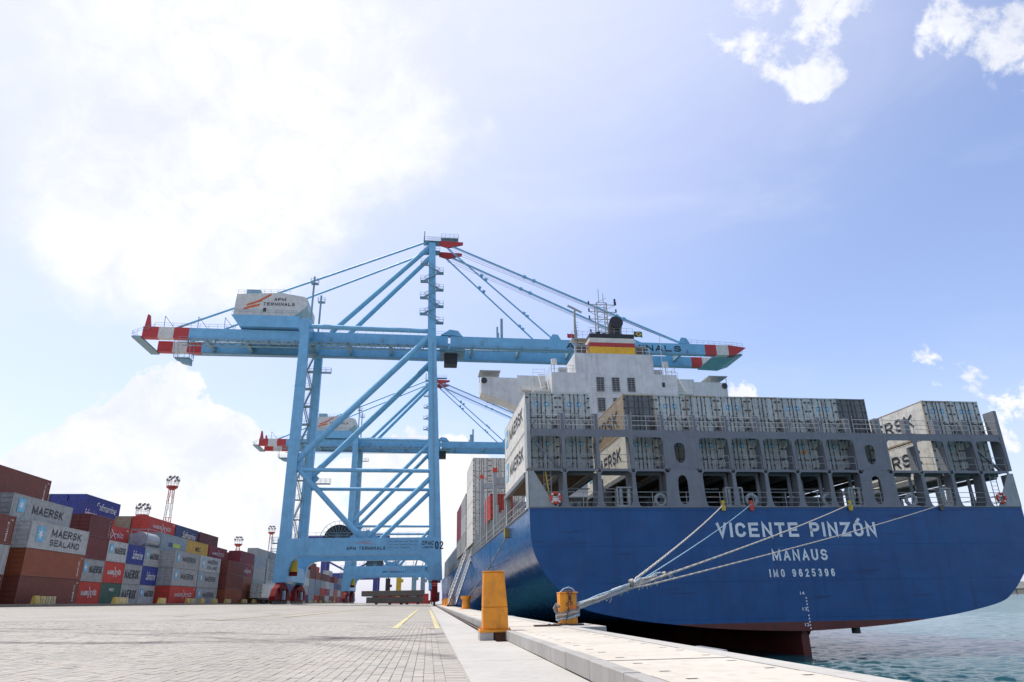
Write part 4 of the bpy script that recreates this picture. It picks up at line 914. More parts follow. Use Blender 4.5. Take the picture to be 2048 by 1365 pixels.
        for (xa, xb, m_) in ((-68.5, -65.0, crane_red), (-65.0, -61.6, crane_white), (-61.6, -58.2, crane_red), (-58.2, 2.0, B), (2.6, 66.8, B), (66.8, 69.8, crane_red), (69.8, 73.0, crane_white)):
            za, zb = (59.0, 61.7); c = .006
            MB().hexa([(xa + c, gy - .8, gxz(xa, za)), (xb, gy - .8, gxz(xb, za)), (xb, gy + .8, gxz(xb, za)), (xa + c, gy + .8, gxz(xa, za))], [(xa + c, gy - .8, gxz(xa, zb)), (xb, gy - .8, gxz(xb, zb)), (xb, gy + .8, gxz(xb, zb)), (xa + c, gy + .8, gxz(xa, zb))]).build('girder', m_, t)
        if k == 0: MB().hexa([(73.01, gy - .8, 57.9), (75, gy - .8, 58.1), (75, gy + .8, 58.1), (73.01, gy + .8, 57.9)], [(73.01, gy - .8, 60.65), (77.8, gy - .8, 60.0), (77.8, gy + .8, 60.0), (73.01, gy + .8, 60.65)]).build('girder', crane_red, t)
        lm = MB(); lm.beam((-58, gy - 1.0, 58.85), (2, gy - 1.0, 58.4), .3, .25); lm.beam((3, gy - 1.0, 58.3), (66, gy - 1.0, 57.8), .3, .25); lm.build('girder_rail', crane_grey, t)
        rl = MB(); railing(rl, (-66, gy - .7, 61.75), (-48, gy - .7, 61.6), step=2); railing(rl, (-28, gy - .7, 61.5), (1, gy - .7, 61.3), step=2); railing(rl, (62, gy - .7, 60.8), (77, gy - .7, 60.1), step=1.5); rl.build('railing', crane_grey, t)
        if k == 0:
            block('APM TERMINALS', (31.2, gy - .88, 58.72), (1, 0, -.0085), (.0085, 0, 1), 29.3, 1.55, black_print, t, st=.2)
        # walkway under each girder
        MB().box(-60, 1, gy + (-1.5 if k else 1.2) - .3, gy + (-1.5 if k else 1.2) + .3, 58.0, 58.1).build('walkway', crane_grey, t)
    # ties between the two frames
    for x_ in (LX, -.1):
        MB().box(x_ - 1.2, x_ + 1.2, 1.03, D - 1.03, 5.2, 8.2).build('sill_beam', B, t, bevel=.04)
        if x_ == LX: MB().box(x_ - .8, x_ + .8, .86, D - .86, 59.4, 61.9).build('tie_beam', B, t)
    MB().box(-2.8, -1.1, .9, D - .9, 57.6, 59.2).build('tie_beam', B, t)
    MB().box(-2.9, -1.9, 5.61, 10.39, 84.8, 86.4).build('tie_beam', B, t)
    for x_ in (-55, -46, -31, -22, -12, 8, 20, 33, 46, 62): MB().box(x_ - .35, x_ + .35, 7.21, 15.19, 59.2, 60.6).build('girder_tie', crane_grey, t)
    MB().prism([(69, 57.75), (74.5, 57.55), (77.5, 58.6), (77.0, 59.0), (73.0, 58.0), (69, 57.83)], 'y', 7.25, 17.2).build('tip_platform', crane_grey, t)
    mb = MB(); railing(mb, (73, 17.1, 60.7), (77.4, 17.1, 60.1), 1.1, 1.0); railing(mb, (77.4, 7.3, 59.0), (77.4, 17.1, 59.0), 1.1, 1.5); mb.build('railing', crane_grey, t)
    MB().box(-70.5, -68.51, 5.2, 17.2, 58.9, 59.3).build('tail_platform', crane_grey, t)
    mb = MB(); railing(mb, (-70.5, 5.2, 59.4), (-66, 5.2, 61.2), step=1); railing(mb, (-70.5, 5.2, 59.4), (-70.5, 15.3, 59.4), step=1); mb.build('railing', crane_grey, t)
    MB().prism([(-68.4, 61.7), (-67.0, 61.7), (-67.6, 64.8), (-68.1, 65.0)], 'y', 5.9, 6.5).build('tail_bracket', crane_red, t)
    MB().prism([(-68.4, 61.7), (-67.0, 61.7), (-67.6, 64.8), (-68.1, 65.0)], 'y', 13.6, 14.2).build('tail_bracket', crane_red, t)
    for x_ in (-64, -56.5, -50.5): MB().beam((x_, 5.8, 61.7), (x_ - .1, 5.8, 64.6), .12, .12).beam((x_ - .1, 5.8, 64.6), (x_ + 2.2, 5.8, 61.7), .12, .12).build('guide_post', crane_grey, t)
    # machinery house
    hs = thing('machinery_house', None, None, (0, 0, 0)); hs.parent = t
    h = MB().prism([(-48.6, 64.9), (-48.3, 70.3), (-38, 70.9), (-32.6, 70.0), (-31.9, 69.5), (-31.9, 67.6), (-34.6, 64.9)], 'y', 4.6, 16.0).build('house_wall', house_white, hs)
    MB().prism([(-49.0, 64.88), (-33.4, 64.88), (-33.4, 61.95), (-46.8, 61.95), (-47.6, 63.2)], 'y', 4.4, 16.2).build('house_base', B, hs)
    block('APM', (-39.6, 4.57, 68.75), (1, 0, 0), (0, 0, 1), 2.7, .8, black_print, hs, st=.2); block('TERMINALS', (-42.0, 4.57, 67.5), (1, 0, 0), (0, 0, 1), 7.3, .8, black_print, hs, st=.2)
    mb = MB(); 
    for (a, b, c_, d) in ((-45.8, 67.2, -42.3, 68.6), (-43.6, 68.0, -40.4, 70.1), (-46.4, 66.2, -43.8, 67.2), (-44.6, 66.8, -42.8, 67.4)): mb.hexa([(a, 4.56, b), (c_, 4.56, d), (c_, 4.58, d), (a, 4.58, b)], [(a, 4.56, b + .55), (c_, 4.56, d + .55), (c_, 4.58, d + .55), (a, 4.58, b + .55)])
    mb.build('emblem', orange_print, hs)
    MB().box(-41.9, -41.2, 4.5, 4.59, 65.9, 66.8).build('vent', dark_metal, hs)
    mb = MB().box(-46.6, -43.4, 6, 8.5, 70.5, 72.2); railing(mb, (-48.2, 4.8, 70.4), (-36, 4.8, 70.9), 1.0, 1.5); railing(mb, (-48.8, 4.3, 65.1), (-34.0, 4.3, 65.1), 1.1, 1.5); mb.build('roof_gear', crane_grey, hs)
    # cable reel, hoist, cab cage, tail cage
    rl = MB().tube((-22.6, D + .2, 14.8), (-22.6, D + .8, 14.8), 3.5, 32).build('cable_reel', dark_metal, t)
    mb = MB().ring((-22.6, D - .1, 14.8), 'y', 4.3, .06, 30, 4)
    for k in range(24): a = 2 * PI * k / 24; mb.beam((-22.6, D - .1, 14.8), (-22.6 + 4.3 * math.cos(a), D - .1, 14.8 + 4.3 * math.sin(a)), .07, .07)
    mb.build('reel_spokes', crane_grey, rl)
    MB().tube((LX + 1.9, 1.4, 7.0), (LX + 1.9, 1.4, 9.2), .9, 14, .7).build('cable_guide', yellow_paint, t); MB().tube((LX + 1.9, 1.4, 6.2), (LX + 1.9, 1.4, 7.0), .8, 14).build('cable_guide', bogie_red, t)
    for (x0_, x1_, y_, z_) in ((-60.5, -57.0, 5.0, 54.2),): 
        platform(t, x0_, x1_, y_, y_ + 2.6, z_); mb = MB(); [mb.beam((xx, yy_, z_), (xx - .4, yy_, 58.5), .1, .1) for xx in (x0_, x1_) for yy_ in (y_, y_ + 2.6)]; mb.build('hanger', crane_grey, t); MB().prism([(-59.0, 53.2), (-56.9, 52.7), (-57.0, 54.0), (-60.2, 54.05)], 'y', y_ + .4, y_ + 2.2).build('service_cage', crane_grey, t)
    cb = MB().box(1.2, 4.4, 8.4, 11.6, 55.0, 57.7).build('trolley_cab', dark_metal, t, bevel=.08); MB().box(0, 6.2, 7.6, 12.9, 57.75, 58.6).build('trolley', crane_grey, t)
    # hinge housing and boom posts
    for gy in (6.4, 16): MB().prism([(.2, 61.4), (3.4, 61.35), (5.6, 61.1), (4.4, 62.6), (2.4, 62.9)], 'y', gy - .9, gy + .9).build('hinge_block', B, t); 
    for gy in (6.4, 16): MB().box(14.9, 15.5, gy - .3, gy + .3, 61.1, 66.4).box(13.9, 14.3, gy - .3, gy + .3, 61.1, 64.2).build('boom_post', crane_grey, t)
    for xx in (28.5, 61.6):
        for gy in (6.4, 16): MB().prism([(xx - 1.6, 60.9), (xx + 1.6, 60.85), (xx + .7, 62.4), (xx - .6, 62.5)], 'y', gy - .5, gy + .5).build('stay_anchor', B, t)
    for k in range(24):   # festoon loops under the near girder
        xa = -56 + k * 2.3; MB().path([(xa + 2.3 * q / 6, 5.2, 58.6 - 1.1 * math.sin(PI * q / 6)) for q in range(7)], .05, 4).build('festoon_cable', dark_metal, t)
    mb = MB(); railing(mb, (-60, 4.9, 58.1), (1, 4.9, 57.6), 1.1, 2.0, .03); railing(mb, (4, 4.9, 57.6), (64, 4.9, 57.0), 1.1, 2.0, .03); mb.build('railing', crane_grey, t)
    MB().box(-60, 1, 4.9, 5.5, 57.9, 58.0).build('walkway', crane_grey, t); MB().box(4, 64, 4.9, 5.5, 57.4, 57.5).build('walkway', crane_grey, t)
    for x_ in range(-58, 64, 6): MB().box(x_, x_ + .12, 4.9, 5.6, 57.4, 59.0).build('walkway_bracket', crane_grey, t)
    for x_ in (-26, -14, 10, 40): MB().box(x_, x_ + .5, 5.3, 5.59, 59.3, 60.1).build('junction_box', crane_grey, t)
    for yl in (0.0, D):
        MB().beam((-.3, yl - 1.08, 14), (-1.7, yl - .95, 57), .16, .12).build('cable_tray', crane_grey, t)
        for z_ in (20, 34, 46): MB().box(LX - 1.12, LX + 1.02, yl - .97, yl + .97, z_, z_ + .12).build('splice_band', B, t)
    # top of the mast
    platform(t, -4.6, -.4, 4.2, 6.8, 86.6); platform(t, -4.6, -.4, 9.4, 12.0, 86.6); platform(t, -3.2, .4, 6.9, 9.3, 87.9); platform(t, -.2, 4.2, 4.3, 6.0, 87.6)
    MB().box(-3.0, -2.0, 7, 9, 86.5, 87.7).build('sheave_house', B, t); MB().tube((-4.4, 5, 86.6), (-4.4, 5, 89.6), .1, 6).build('aerial', dark_metal, t)
    # mast stair tower: cages alternate left and right
    def my(z): return 0.0 + 5.0 * (z - 60) / 26.0
    zs = [62.2, 64.6, 66.8, 69.2, 71.6, 74.0, 76.6, 79.2]
    for k, z_ in enumerate(zs):
        y_ = my(z_) - .9; xc = -2.05 - .3 * (z_ - 60) / 26
        if k % 2: platform(t, xc - 2.8, xc - 1.0, y_ - .6, y_ + 1.0, z_)
        else: platform(t, xc + 1.0, xc + 2.8, y_ - .6, y_ + 1.0, z_)
        if k < len(zs) - 1:
            s_ = -1 if k % 2 else 1
            stair(t, (xc + s_ * 1.9, y_ - .2, z_), (xc - s_ * 1.9, my(zs[k + 1]) - 1.1, zs[k + 1]), .6)
    # landside stair tower between the legs
    z_ = 14.0; k = 0
    while z_ < 57:
        platform(t, LX - .9, LX + 1.1, 8.6, 10.4, z_); 
        stair(t, (LX + (-.6 if k % 2 else .8), 9.0, z_), (LX + (.8 if k % 2 else -.6), 9.9, z_ + 4.2), .8); z_ += 4.3; k += 1
    mb = MB(); mb.beam((LX - .9, 10.4, 13.5), (LX - .9, 10.4, 58.5), .14, .14); mb.beam((LX + 1.1, 10.4, 13.5), (LX + 1.1, 10.4, 58.5), .14, .14); mb.build('stair_tower_post', crane_grey, t)
    platform(t, LX + .9, LX + 5.5, D - 2.4, D - .8, 27.6); platform(t, LX + .9, LX + 3.6, D - 2, D - .8, 55.5); platform(t, LX - 2.6, LX - 1.3, -1, 1, 12.6); 
    mb = MB(); railing(mb, (LX - 2.4, -.8, 4.9), (LX - 2.4, 1, 4.9), 8.0, 1.0, .03); mb.build('ladder', crane_grey, t)
    for zz in (5.6, 7.2, 8.8, 10.4): platform(t, LX - 2.6, LX - 1.7, -.8, 1, zz)
    # house-side mast (the little frame post carrying the stay)
    for yl in (3.0, 14): MB().box(-30.6, -30.2, yl, yl + .4, 62.3, 74.8).build('stay_post', crane_grey, t); platform(t, -31.1, -29.4, yl - .4, yl + .9, 73.0)
    # bogies
    for x_ in (LX, 0.0):
        zg = gz(CX0 + x_) if x_ < -5 else 0.0
        for yl in (0.0, D):
            bg_ = thing('bogie', None, None, (0, 0, 0)); bg_.parent = t
            MB().hexa([(x_ - .5, yl - 5.9, 3.7), (x_ + .5, yl - 5.9, 3.7), (x_ + .5, yl + 5.9, 3.7), (x_ - .5, yl + 5.9, 3.7)], [(x_ - .6, yl - 1, 4.88), (x_ + .6, yl - 1, 4.88), (x_ + .6, yl + 1, 4.88), (x_ - .6, yl + 1, 4.88)]).build('equaliser', bogie_red, bg_)
            for s_ in (-1.95, -.65, .65, 1.95):
                MB().hexa([(x_ - .55, yl + s_ * 2.9 - 1.7, zg + 1.5), (x_ + .55, yl + s_ * 2.9 - 1.7, zg + 1.5), (x_ + .55, yl + s_ * 2.9 + 1.7, zg + 1.5), (x_ - .55, yl + s_ * 2.9 + 1.7, zg + 1.5)], [(x_ - .5, yl + s_ * 2.9 - .6, 3.65), (x_ + .5, yl + s_ * 2.9 - .6, 3.65), (x_ + .5, yl + s_ * 2.9 + .6, 3.65), (x_ - .5, yl + s_ * 2.9 + .6, 3.65)]).build('truck_frame', bogie_red, bg_)
                for q in (-1.25, -.42, .42, 1.25):
                    MB().tube((x_ - .12, yl + s_ * 2.9 + q, zg + .42), (x_ + .12, yl + s_ * 2.9 + q, zg + .42), .36, 14).build('wheel', dark_metal, bg_)
                MB().box(x_ - .6, x_ + .6, yl + s_ * 2.9 - 1.8, yl + s_ * 2.9 + 1.8, zg + .75, zg + 1.48).build('wheel_housing', bogie_red, bg_)
            MB().box(x_ + .62, x_ + 1.0, yl - 1.2, yl + .2, zg + .9, zg + 2.6).build('motor_box', crane_grey, bg_)
    return t
crane = make_crane()
crane2 = copy_tree(crane); crane2.location = (CX0, CY0 + 117, 0)
crane2['label'] = 'farther light-blue ship-to-shore gantry crane seen through the legs of the nearer one'
for c_ in crane2.children:
    if c_.name.startswith('number'):
        me = block_mesh('01', 1.75, 1.6, .17, .28); c_.data = me
        if not me.materials: me.materials.append(black_print)
        c_.material_slots[0].link = 'OBJECT'; c_.material_slots[0].material = black_print

# far cranes beyond the second gantry
def far_crane(lbl, x, y, w_, h, m_, boom=False):
    t = thing('distant_crane', lbl, 'crane', (x, y, .6), group='distant cranes beyond the gantries')
    for xx in (-w_ / 2, w_ / 2):
        for yy in (0, 14): MB().box(xx - 1.2, xx + 1.2, yy - 1, yy + 1, 0, h).build('leg', m_, t)
    MB().box(-w_ / 2 - 1.2, w_ / 2 + 1.2, -1.01, 1.01, 12, 15).build('portal_beam', m_, t); MB().box(-w_ / 2 - 1.2, w_ / 2 + 1.2, 13, 15, 12, 15).build('portal_beam', m_, t)
    MB().beam((-w_ / 2, -1, 22), (0, -1, 15), .9, .9).beam((w_ / 2, -1, 22), (0, -1, 15), .9, .9).build('brace', m_, t)
    MB().box(-w_ / 2 - 14, w_ / 2 + 6, 4, 7, h, h + 3).build('girder', m_, t)
    return t
indigo = mat('crane_indigo', (0.05, 0.06, 0.24), 0.5)
far_crane('indigo portal crane framed under the second blue gantry', -41, 380, 27, 31, indigo)
for (nm, x, y, h, m_) in (('yellow column of a harbour crane far down the quay', -13.5, 330, 14, yellow_paint), ('pale blue column of a harbour crane right of the yellow one', -7, 345, 16, crane_grey), ('slim dark column crane left of the yellow one', -20, 360, 12, dark_metal), ('grey column crane near the far waterside leg', -3, 360, 15, crane_grey)):
    t = thing('harbour_crane', nm, 'crane', (x, y, 0), group='column cranes far down the quay')
    MB().box(-1.1, 1.1, -1, 1, 0, h).build('column', m_, t); MB().box(-4, 4, -3, 3, 0, 1.6).build('base', crane_red, t); MB().box(.9, 2.0, -1.4, .4, h * .66, h * .76).build('cab', m_, t); MB().beam((0, 0, h), (5, -2, h * 2.0), .5, .5).beam((-1, 0, h), (0, 0, h + 5), .3, .3).beam((0, 0, h + 5), (5, -2, h * 2.0), .12, .12).build('jib', m_, t)
tag(MB().box(-24, 0, 352, 356, .3, 4.6).build('far_shed', crane_red), 'long low red shed at the far end of the quay', 'shed')

# stacked hatch covers on stools between the crane legs
t = thing('hatch_cover_stack', 'two long rusty grey hatch covers stacked on stools under the gantry', 'hatch covers', (-8.6, 200, .25))
MB().box(-7.6, 7.2, -6, 6, .5, 1.95).build('cover', cover_grey, t, bevel=.03); MB().box(-8.9, 7.3, -6.2, 6.2, 2.2, 3.5).build('cover', cover_grey, t, bevel=.03)
for x_ in (-5, -1.5, 1.5, 3, 5.8):
    MB().box(x_ - .35, x_ + .35, -5.8, -5.2, 0, .5).build('stool', dark_metal, t); MB().box(x_ - .3, x_ + .3, -5.8, -5.2, 1.95, 2.2).build('stool', dark_metal, t)
for k in range(12): MB().box(-7.3 + k * 1.2, -7.2 + k * 1.2, -6.1, -6.0, .8, 1.7).build('rib', cover_grey, t)


# ------------------------------------------------------------------ container ship
SA = math.radians(1.05); S0 = Vector((25.2, 47.0, WZ))
ship = thing('container_ship', 'large blue container ship with its name in white letters across the stern', 'ship', S0, SA)
def SW(x, y, z): return S0 + Matrix.Rotation(SA, 3, 'Z') @ Vector((x, y, z))
TR = [(1.50, 0.0), (1.60, 3.0), (1.78, 6.0), (2.10, 9.2), (2.46, 12.1), (3.06, 15.2), (3.74, 16.6), (4.2, 17.35), (4.85, 17.75), (5.6, 18.05), (6.7, 18.38), (7.9, 18.55), (9.62, 18.58)]
TR = [(1.50, 0.0), (1.62, 3.4), (1.82, 6.6), (2.12, 9.4), (2.46, 12.0), (3.06, 14.9), (3.74, 16.1), (4.75, 17.15), (5.58, 17.8), (6.69, 18.35), (7.9, 18.55), (9.62, 18.58)]
DK = 9.62; BOW = 224.0
def cr(p0, p1, p2, p3, t): return tuple(.5 * (2 * b + (c - a) * t + (2 * a - 5 * b + 4 * c - d) * t * t + (3 * b - a - 3 * c + d) * t ** 3) for a, b, c, d in zip(p0, p1, p2, p3))
_T = []
for k in range(len(TR) - 1):
    for q in range(5): _T.append(cr(TR[max(k - 1, 0)], TR[k], TR[k + 1], TR[min(k + 2, len(TR) - 1)], q / 5))
TR = _T + [TR[-1]]
def bt(z):
    if z <= TR[0][0]: return 0.0
    for (za, ba), (zb, bb) in zip(TR[:-1], TR[1:]):
        if z <= zb: return ba + (bb - ba) * (z - za) / (zb - za)
    return TR[-1][1]
def half(yy, z):
    drop = .0012 * yy * yy
    b = bt(z + drop) if yy < 90 else 18.58
    b = max(b, min(18.58, (.30 + .05 * yy + .0040 * yy * yy) * (1 + .22 * max(-1.5, z))))
    if yy > 150:
        s_ = (yy - 150) / (BOW - 150); fl = (z + 3) / (DK + 3)
        b *= max(0.0, 1 - s_ ** (1.5 + 2.0 * max(fl, 0))) * (0.0 if s_ >= 1 else 1)
    return b
hm = MB(); ysn = [0, 1.2, 2.5, 4, 6, 8, 10.5, 13.5, 17, 21, 26, 32, 40, 50, 62, 80, 100, 130, 150, 160, 170, 180, 190, 200, 208, 215, 220, 224]
zsn = [-3.0, -2, -1, -.4, .2, .8, 1.2] + [t_[0] for t_ in TR]
grid = {}
for a, yy in enumerate(ysn):
    for b, z in enumerate(zsn):
        for s_ in (-1, 1):
            bb = half(max(yy, .01), z)
            if a == 0: bb = max(bt(z), 0.0) if z > 1.5 else .28
            grid[(a, b, s_)] = len(hm.v); hm.v.append((s_ * bb, yy if not (a == 0 and z < 1.5) else 0.35, z))
for a in range(len(ysn) - 1):
    for b in range(len(zsn) - 1):
        for s_ in (-1, 1): hm.face((grid[(a, b, s_)], grid[(a + 1, b, s_)], grid[(a + 1, b + 1, s_)], grid[(a, b + 1, s_)]))
hull = hm.build('hull', hull_paint, ship, smooth=True)
tm = MB(); n_ = len(TR)
for (za, ba), (zb, bb) in zip(TR[:-1], TR[1:]): tm.quad((-ba, -.001, za), (ba, -.001, za), (bb, -.001, zb), (-bb, -.001, zb))
tm.quad((-.28, .35, -3), (.28, .35, -3), (.28, .35, 1.5), (-.28, .35, 1.5)); tm.quad((-.28, .35, 1.5), (.28, .35, 1.5), (.28, 0, 1.5), (-.28, 0, 1.5))
tm.build('transom', hull_paint, ship)
dm = MB()
for a in range(len(ysn) - 1):
    p, q = half(max(ysn[a], .01), DK), half(ysn[a + 1], DK)
    dm.quad((-p, ysn[a], DK - .02), (p, ysn[a], DK - .02), (q, ysn[a + 1], DK - .02), (-q, ysn[a + 1], DK - .02))
dm.build('deck', deck_mat, ship)
hs = MB()
for s_ in (-1, 1): hs.tube((s_ * 18.6, 1, DK - .03), (s_ * 18.6, 150, DK - .03), .07, 6)
hs.tube((-18.55, 0, DK), (18.55, 0, DK), .06, 6); hs.build('sheer_bar', ship_grey, ship)
MB().tube((3.9, .6, 1.25), (3.9, .6, 1.75), .28, 12).build('scupper_pipe', dark_metal, ship)
# name, port, number, draught marks
UX, UZ = (1, 0, 0), (0, 0, 1)
block('VICENTE', (-5.52, -.03, 7.58), UX, UZ, 6.03, .98, hull_letters, ship, 'name_lettering', st=.205, gap=.30); block('PINZÓN', (1.375, -.03, 7.58), UX, UZ, 5.05, .98, hull_letters, ship, 'name_lettering', st=.205, gap=.30)
block('MANAUS', (-1.72, -.03, 6.0), UX, UZ, 4.1, .74, hull_letters, ship, 'port_lettering', st=.19, gap=.36)
block('IMO 9625396', (-2.08, -.03, 4.93), UX, UZ, 4.78, .52, hull_letters, ship, 'number_lettering', st=.18, gap=.75)
for s_, z in (('14', 3.78), ('13', 2.78), ('12', 1.80)): lettering(s_, (-.10, -.03, z), UX, UZ, .32, .2, hull_letters, ship, 'draught_mark')
for k in range(10):
    if k % 5 != 0 : pass
    z = 1.62 + k * .2 + (.1 if k > 4 else 0)
    MB().box(.24, .33, -.032, -.028, z, z + .1).build('draught_mark', hull_letters, ship)
# plate seam lines on transom: shallow weld strakes
mb = MB()
for x in (-11.9, -4.9, 4.6, 11.6): mb.box(x - .012, x + .012, -.008, 0.0, bt(0) + 2.9, DK)
mb.build('weld_seam', hull_paint, ship)
mb = MB()
for yy in range(26, 150, 24): mb.box(-18.60, -18.57, yy, yy + .02, 4.5, 9.5)
mb.box(-18.61, -18.57, 12, 150, 6.9, 6.93); mb.build('weld_seam', hull_paint, ship)

# stern gallery: posts, arches, decks
G = ship_grey
PX = [-18.5 + 2.47 * i for i in range(16)]
def pwall(x0, x1, z0, z1, cxh, czh, rx, rz, y0, y1, egg=False):
    mb = MB(); n_ = 32; 
    def outer(t):
        c, s_ = math.cos(t), math.sin(t); hx, hz = (x1 - x0) / 2, (z1 - z0) / 2; k_ = min(hx / abs(c) if abs(c) > 1e-6 else 9e9, hz / abs(s_) if abs(s_) > 1e-6 else 9e9); return ((x0 + x1) / 2 + c * k_, (z0 + z1) / 2 + s_ * k_)
    def inner(t):
        c, s_ = math.cos(t), math.sin(t); e_ = .5; w_ = rx * (1 - .35 * (1 if egg else 0) * (.5 - s_ / 2))
        return (cxh + math.copysign(abs(c) ** (.8), c) * w_, czh + math.copysign(abs(s_) ** e_, s_) * rz)
    ts = [2 * PI * k / n_ + PI / 4 for k in range(n_)]
    for k in range(n_):
        a, b = ts[k], ts[(k + 1) % n_]; oa, ob, ia, ib = outer(a), outer(b), inner(a), inner(b)
        mb.quad((oa[0], y0, oa[1]), (ob[0], y0, ob[1]), (ib[0], y0, ib[1]), (ia[0], y0, ia[1])); mb.quad((oa[0], y1, oa[1]), (ob[0], y1, ob[1]), (ib[0], y1, ib[1]), (ia[0], y1, ia[1]))
        mb.quad((ia[0], y0, ia[1]), (ib[0], y0, ib[1]), (ib[0], y1, ib[1]), (ia[0], y1, ia[1]))
    return mb
for i, x in enumerate(PX):
    e = (i == 0) - (i == 15)
    # lower flared foot, upper shaft
    if i in (0, 15):
        s_ = 1 if i == 0 else -1
        MB().prism([(x - s_ * .1, DK), (x + s_ * 1.75, DK), (x + s_ * .30, 12.1), (x - s_ * .1, 12.1)], 'y', .05, .13).build('end_post', ship_light, ship)
        MB().box(min(x - s_ * .12, x - s_ * .05), max(x - s_ * .12, x - s_ * .05), .05, 1.15, DK, 12.1).build('end_post', ship_light, ship)
        MB().box(x - .13, x + .13, .05, 1.1, 12.301, 17.0 if i == 15 else 16.9).build('end_post', ship_light if i == 0 else G, ship)
        continue
    pts = [(x - .50, DK), (x + .50, DK), (x + .29, DK + .14), (x + .20, DK + .42), (x + .15, DK + 1.0), (x + .115, 12.05), (x - .115, 12.05), (x - .15, DK + 1.0), (x - .20, DK + .42), (x - .29, DK + .14)]
    p = MB().prism(pts, 'y', .06, .14).build('post', G, ship)
    MB().prism([(.141, DK), (1.5, DK), (1.15, DK + .8), (1.0, 12.05), (.141, 12.05)], 'x', x - .04, x + .04).build('post_web', G, p)
    pts = [(x - .4, DK), (x + .4, DK), (x + .24, DK + .25), (x + .15, DK + .9), (x + .12, 12.05), (x - .12, 12.05), (x - .15, DK + .9), (x - .24, DK + .25)]
    MB().prism(pts, 'y', 1.51, 1.59).build('post_flange', G, p)
    MB().prism([(x - .115, 12.3), (x + .115, 12.3), (x + .125, 15.1), (x - .125, 15.1)], 'y', .06, .14).build('post', G, ship)
    MB().box(x - .04, x + .04, .141, 1.1, 12.3, 14.2).build('post_web', G, ship)
    MB().box(x - .22, x + .22, .5, 1.0, 15.12, 16.35).build('stub_post', G, ship)
for i in range(15):
    a, b = PX[i] + .125, PX[i + 1] - .125
    if i == 0: a += .05
    if i == 14: b -= .05
    # upper beam with rounded haunches
    pts = [(a, 15.08), (a, 14.28), (a + .05, 14.42), (a + .14, 14.52), (a + .30, 14.56), (b - .30, 14.56), (b - .14, 14.52), (b - .05, 14.42), (b, 14.28), (b, 15.08)]
    full = i in (4, 10)
    ar = MB().prism(pts if not full else [(a, 15.08), (a, 14.56), (b, 14.56), (b, 15.08)], 'y', .07, .12).build('arch_plate', G, ship)
    MB().box(a, b, .121, 1.1, 14.98, 15.06).build('gallery_deck', G, ship)
    MB().box(a, b, .121, 1.1, 12.20, 12.28).build('gallery_deck', G, ship)
    pts = [(a - .14, 12.29), (a - .14, 12.06), (a, 12.06), (a, 11.80), (a + .28, 12.04), (b - .28, 12.04), (b, 11.80), (b, 12.06), (b + .14, 12.06), (b + .14, 12.29)]
    if not full: MB().prism([(a, 12.29), (a, 11.95), (a + .15, 12.12), (b - .15, 12.12), (b, 11.95), (b, 12.29)], 'y', .07, .12).build('knee_plate', G, ship)
    MB().box(a, b, 1.1, 1.2, 12.0, 12.29).build('transverse_beam', G, ship)
    if full:
        pwall(a, b, 12.3, 14.558, (a + b) / 2 - .15, 13.45, .46, .72, .07, .12, True).build('bulkhead_plate', G, ship)
        pwall(a, b, DK, 12.29, (a + b) / 2 - .15, 10.85, .36, 1.0, .07, .12).build('bulkhead_plate', G, ship)
for (z, yy) in ((15.07, .10), (DK, .10), (12.3, .2)):
    for i in range(15):
        a, b = PX[i] + .15, PX[i + 1] - .15; mb = MB()
        if z == 12.3 and i in (4, 10): continue
        hs_ = (.35, .7, 1.05) if z != 12.3 else (.5, 1.0)
        for h in hs_: mb.tube((a, yy, z + h), (b, yy, z + h), .022, 4, cap=False)
        for x in ((a + b) / 2, a, b): mb.tube((x, yy, z), (x, yy, z + hs_[-1] + (.3 if z > 15 and x == a else 0)), .024, 4, cap=False)
        mb.build('railing', ship_light, ship)
mb = MB(); mb.beam((-17.9, .5, 14.1), (-16.2, .5, 12.3), .2, .12); mb.beam((18.2, .5, 12.3), (16.4, .5, 14.1), .2, .12); mb.build('diagonal_brace', G, ship)
# ladders
mb = MB()
for s_ in (-1, 1):
    xl = s_ * 17.2
    mb.beam((xl - .25, .4, DK), (xl - .25, .4, 12.2), .04, .04); mb.beam((xl + .25, .4, DK), (xl + .25, .4, 12.2), .04, .04)
    for k in range(9): mb.beam((xl - .25, .4, DK + .3 * k + .1), (xl + .25, .4, DK + .3 * k + .1), .03, .03)
mb.build('ladder', ship_light, ship)
MB().beam((-17.35, .3, 12.1), (-17.0, .3, DK), .07, .07).build('handrail_post', yellow_paint, ship)
# longitudinal girders under the boxes, inner pillars, deckhouse behind
for i, x in enumerate(PX):
    MB().box(x - .15, x + .15, 1.61, 13.4, 11.92, 12.25).build('girder', G, ship)
    if i not in (0,): MB().box(x - .25, x + .25, 12.9, 13.3, DK, 11.9).build('inner_pillar', G, ship)
    if 0 < i < 15 and i % 2 == 1: MB().box(x - .25, x + .25, 6.9, 7.2, DK, 11.9).build('inner_pillar', G, ship)
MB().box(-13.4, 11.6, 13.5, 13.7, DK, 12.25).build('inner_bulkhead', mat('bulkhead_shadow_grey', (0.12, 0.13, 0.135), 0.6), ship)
for x in (-15.5, -10.6, -3, 5): MB().tube((x, 8.5, DK), (x, 8.5, DK + 1.25), .42, 14).tube((x, 8.5, DK + 1.25), (x, 8.5, DK + 1.32), .55, 14).build('vent_trunk', ship_light, ship, True)
for k in range(9):
    x = -15.2 + k * 3.4 + (k % 3) * .4; MB().box(x, x + .5, 2.6 + (k % 4) * 1.3, 3.1 + (k % 4) * 1.3, DK, DK + .7 + .25 * (k % 3)).build('deck_box', ship_light if k % 2 else G, ship)
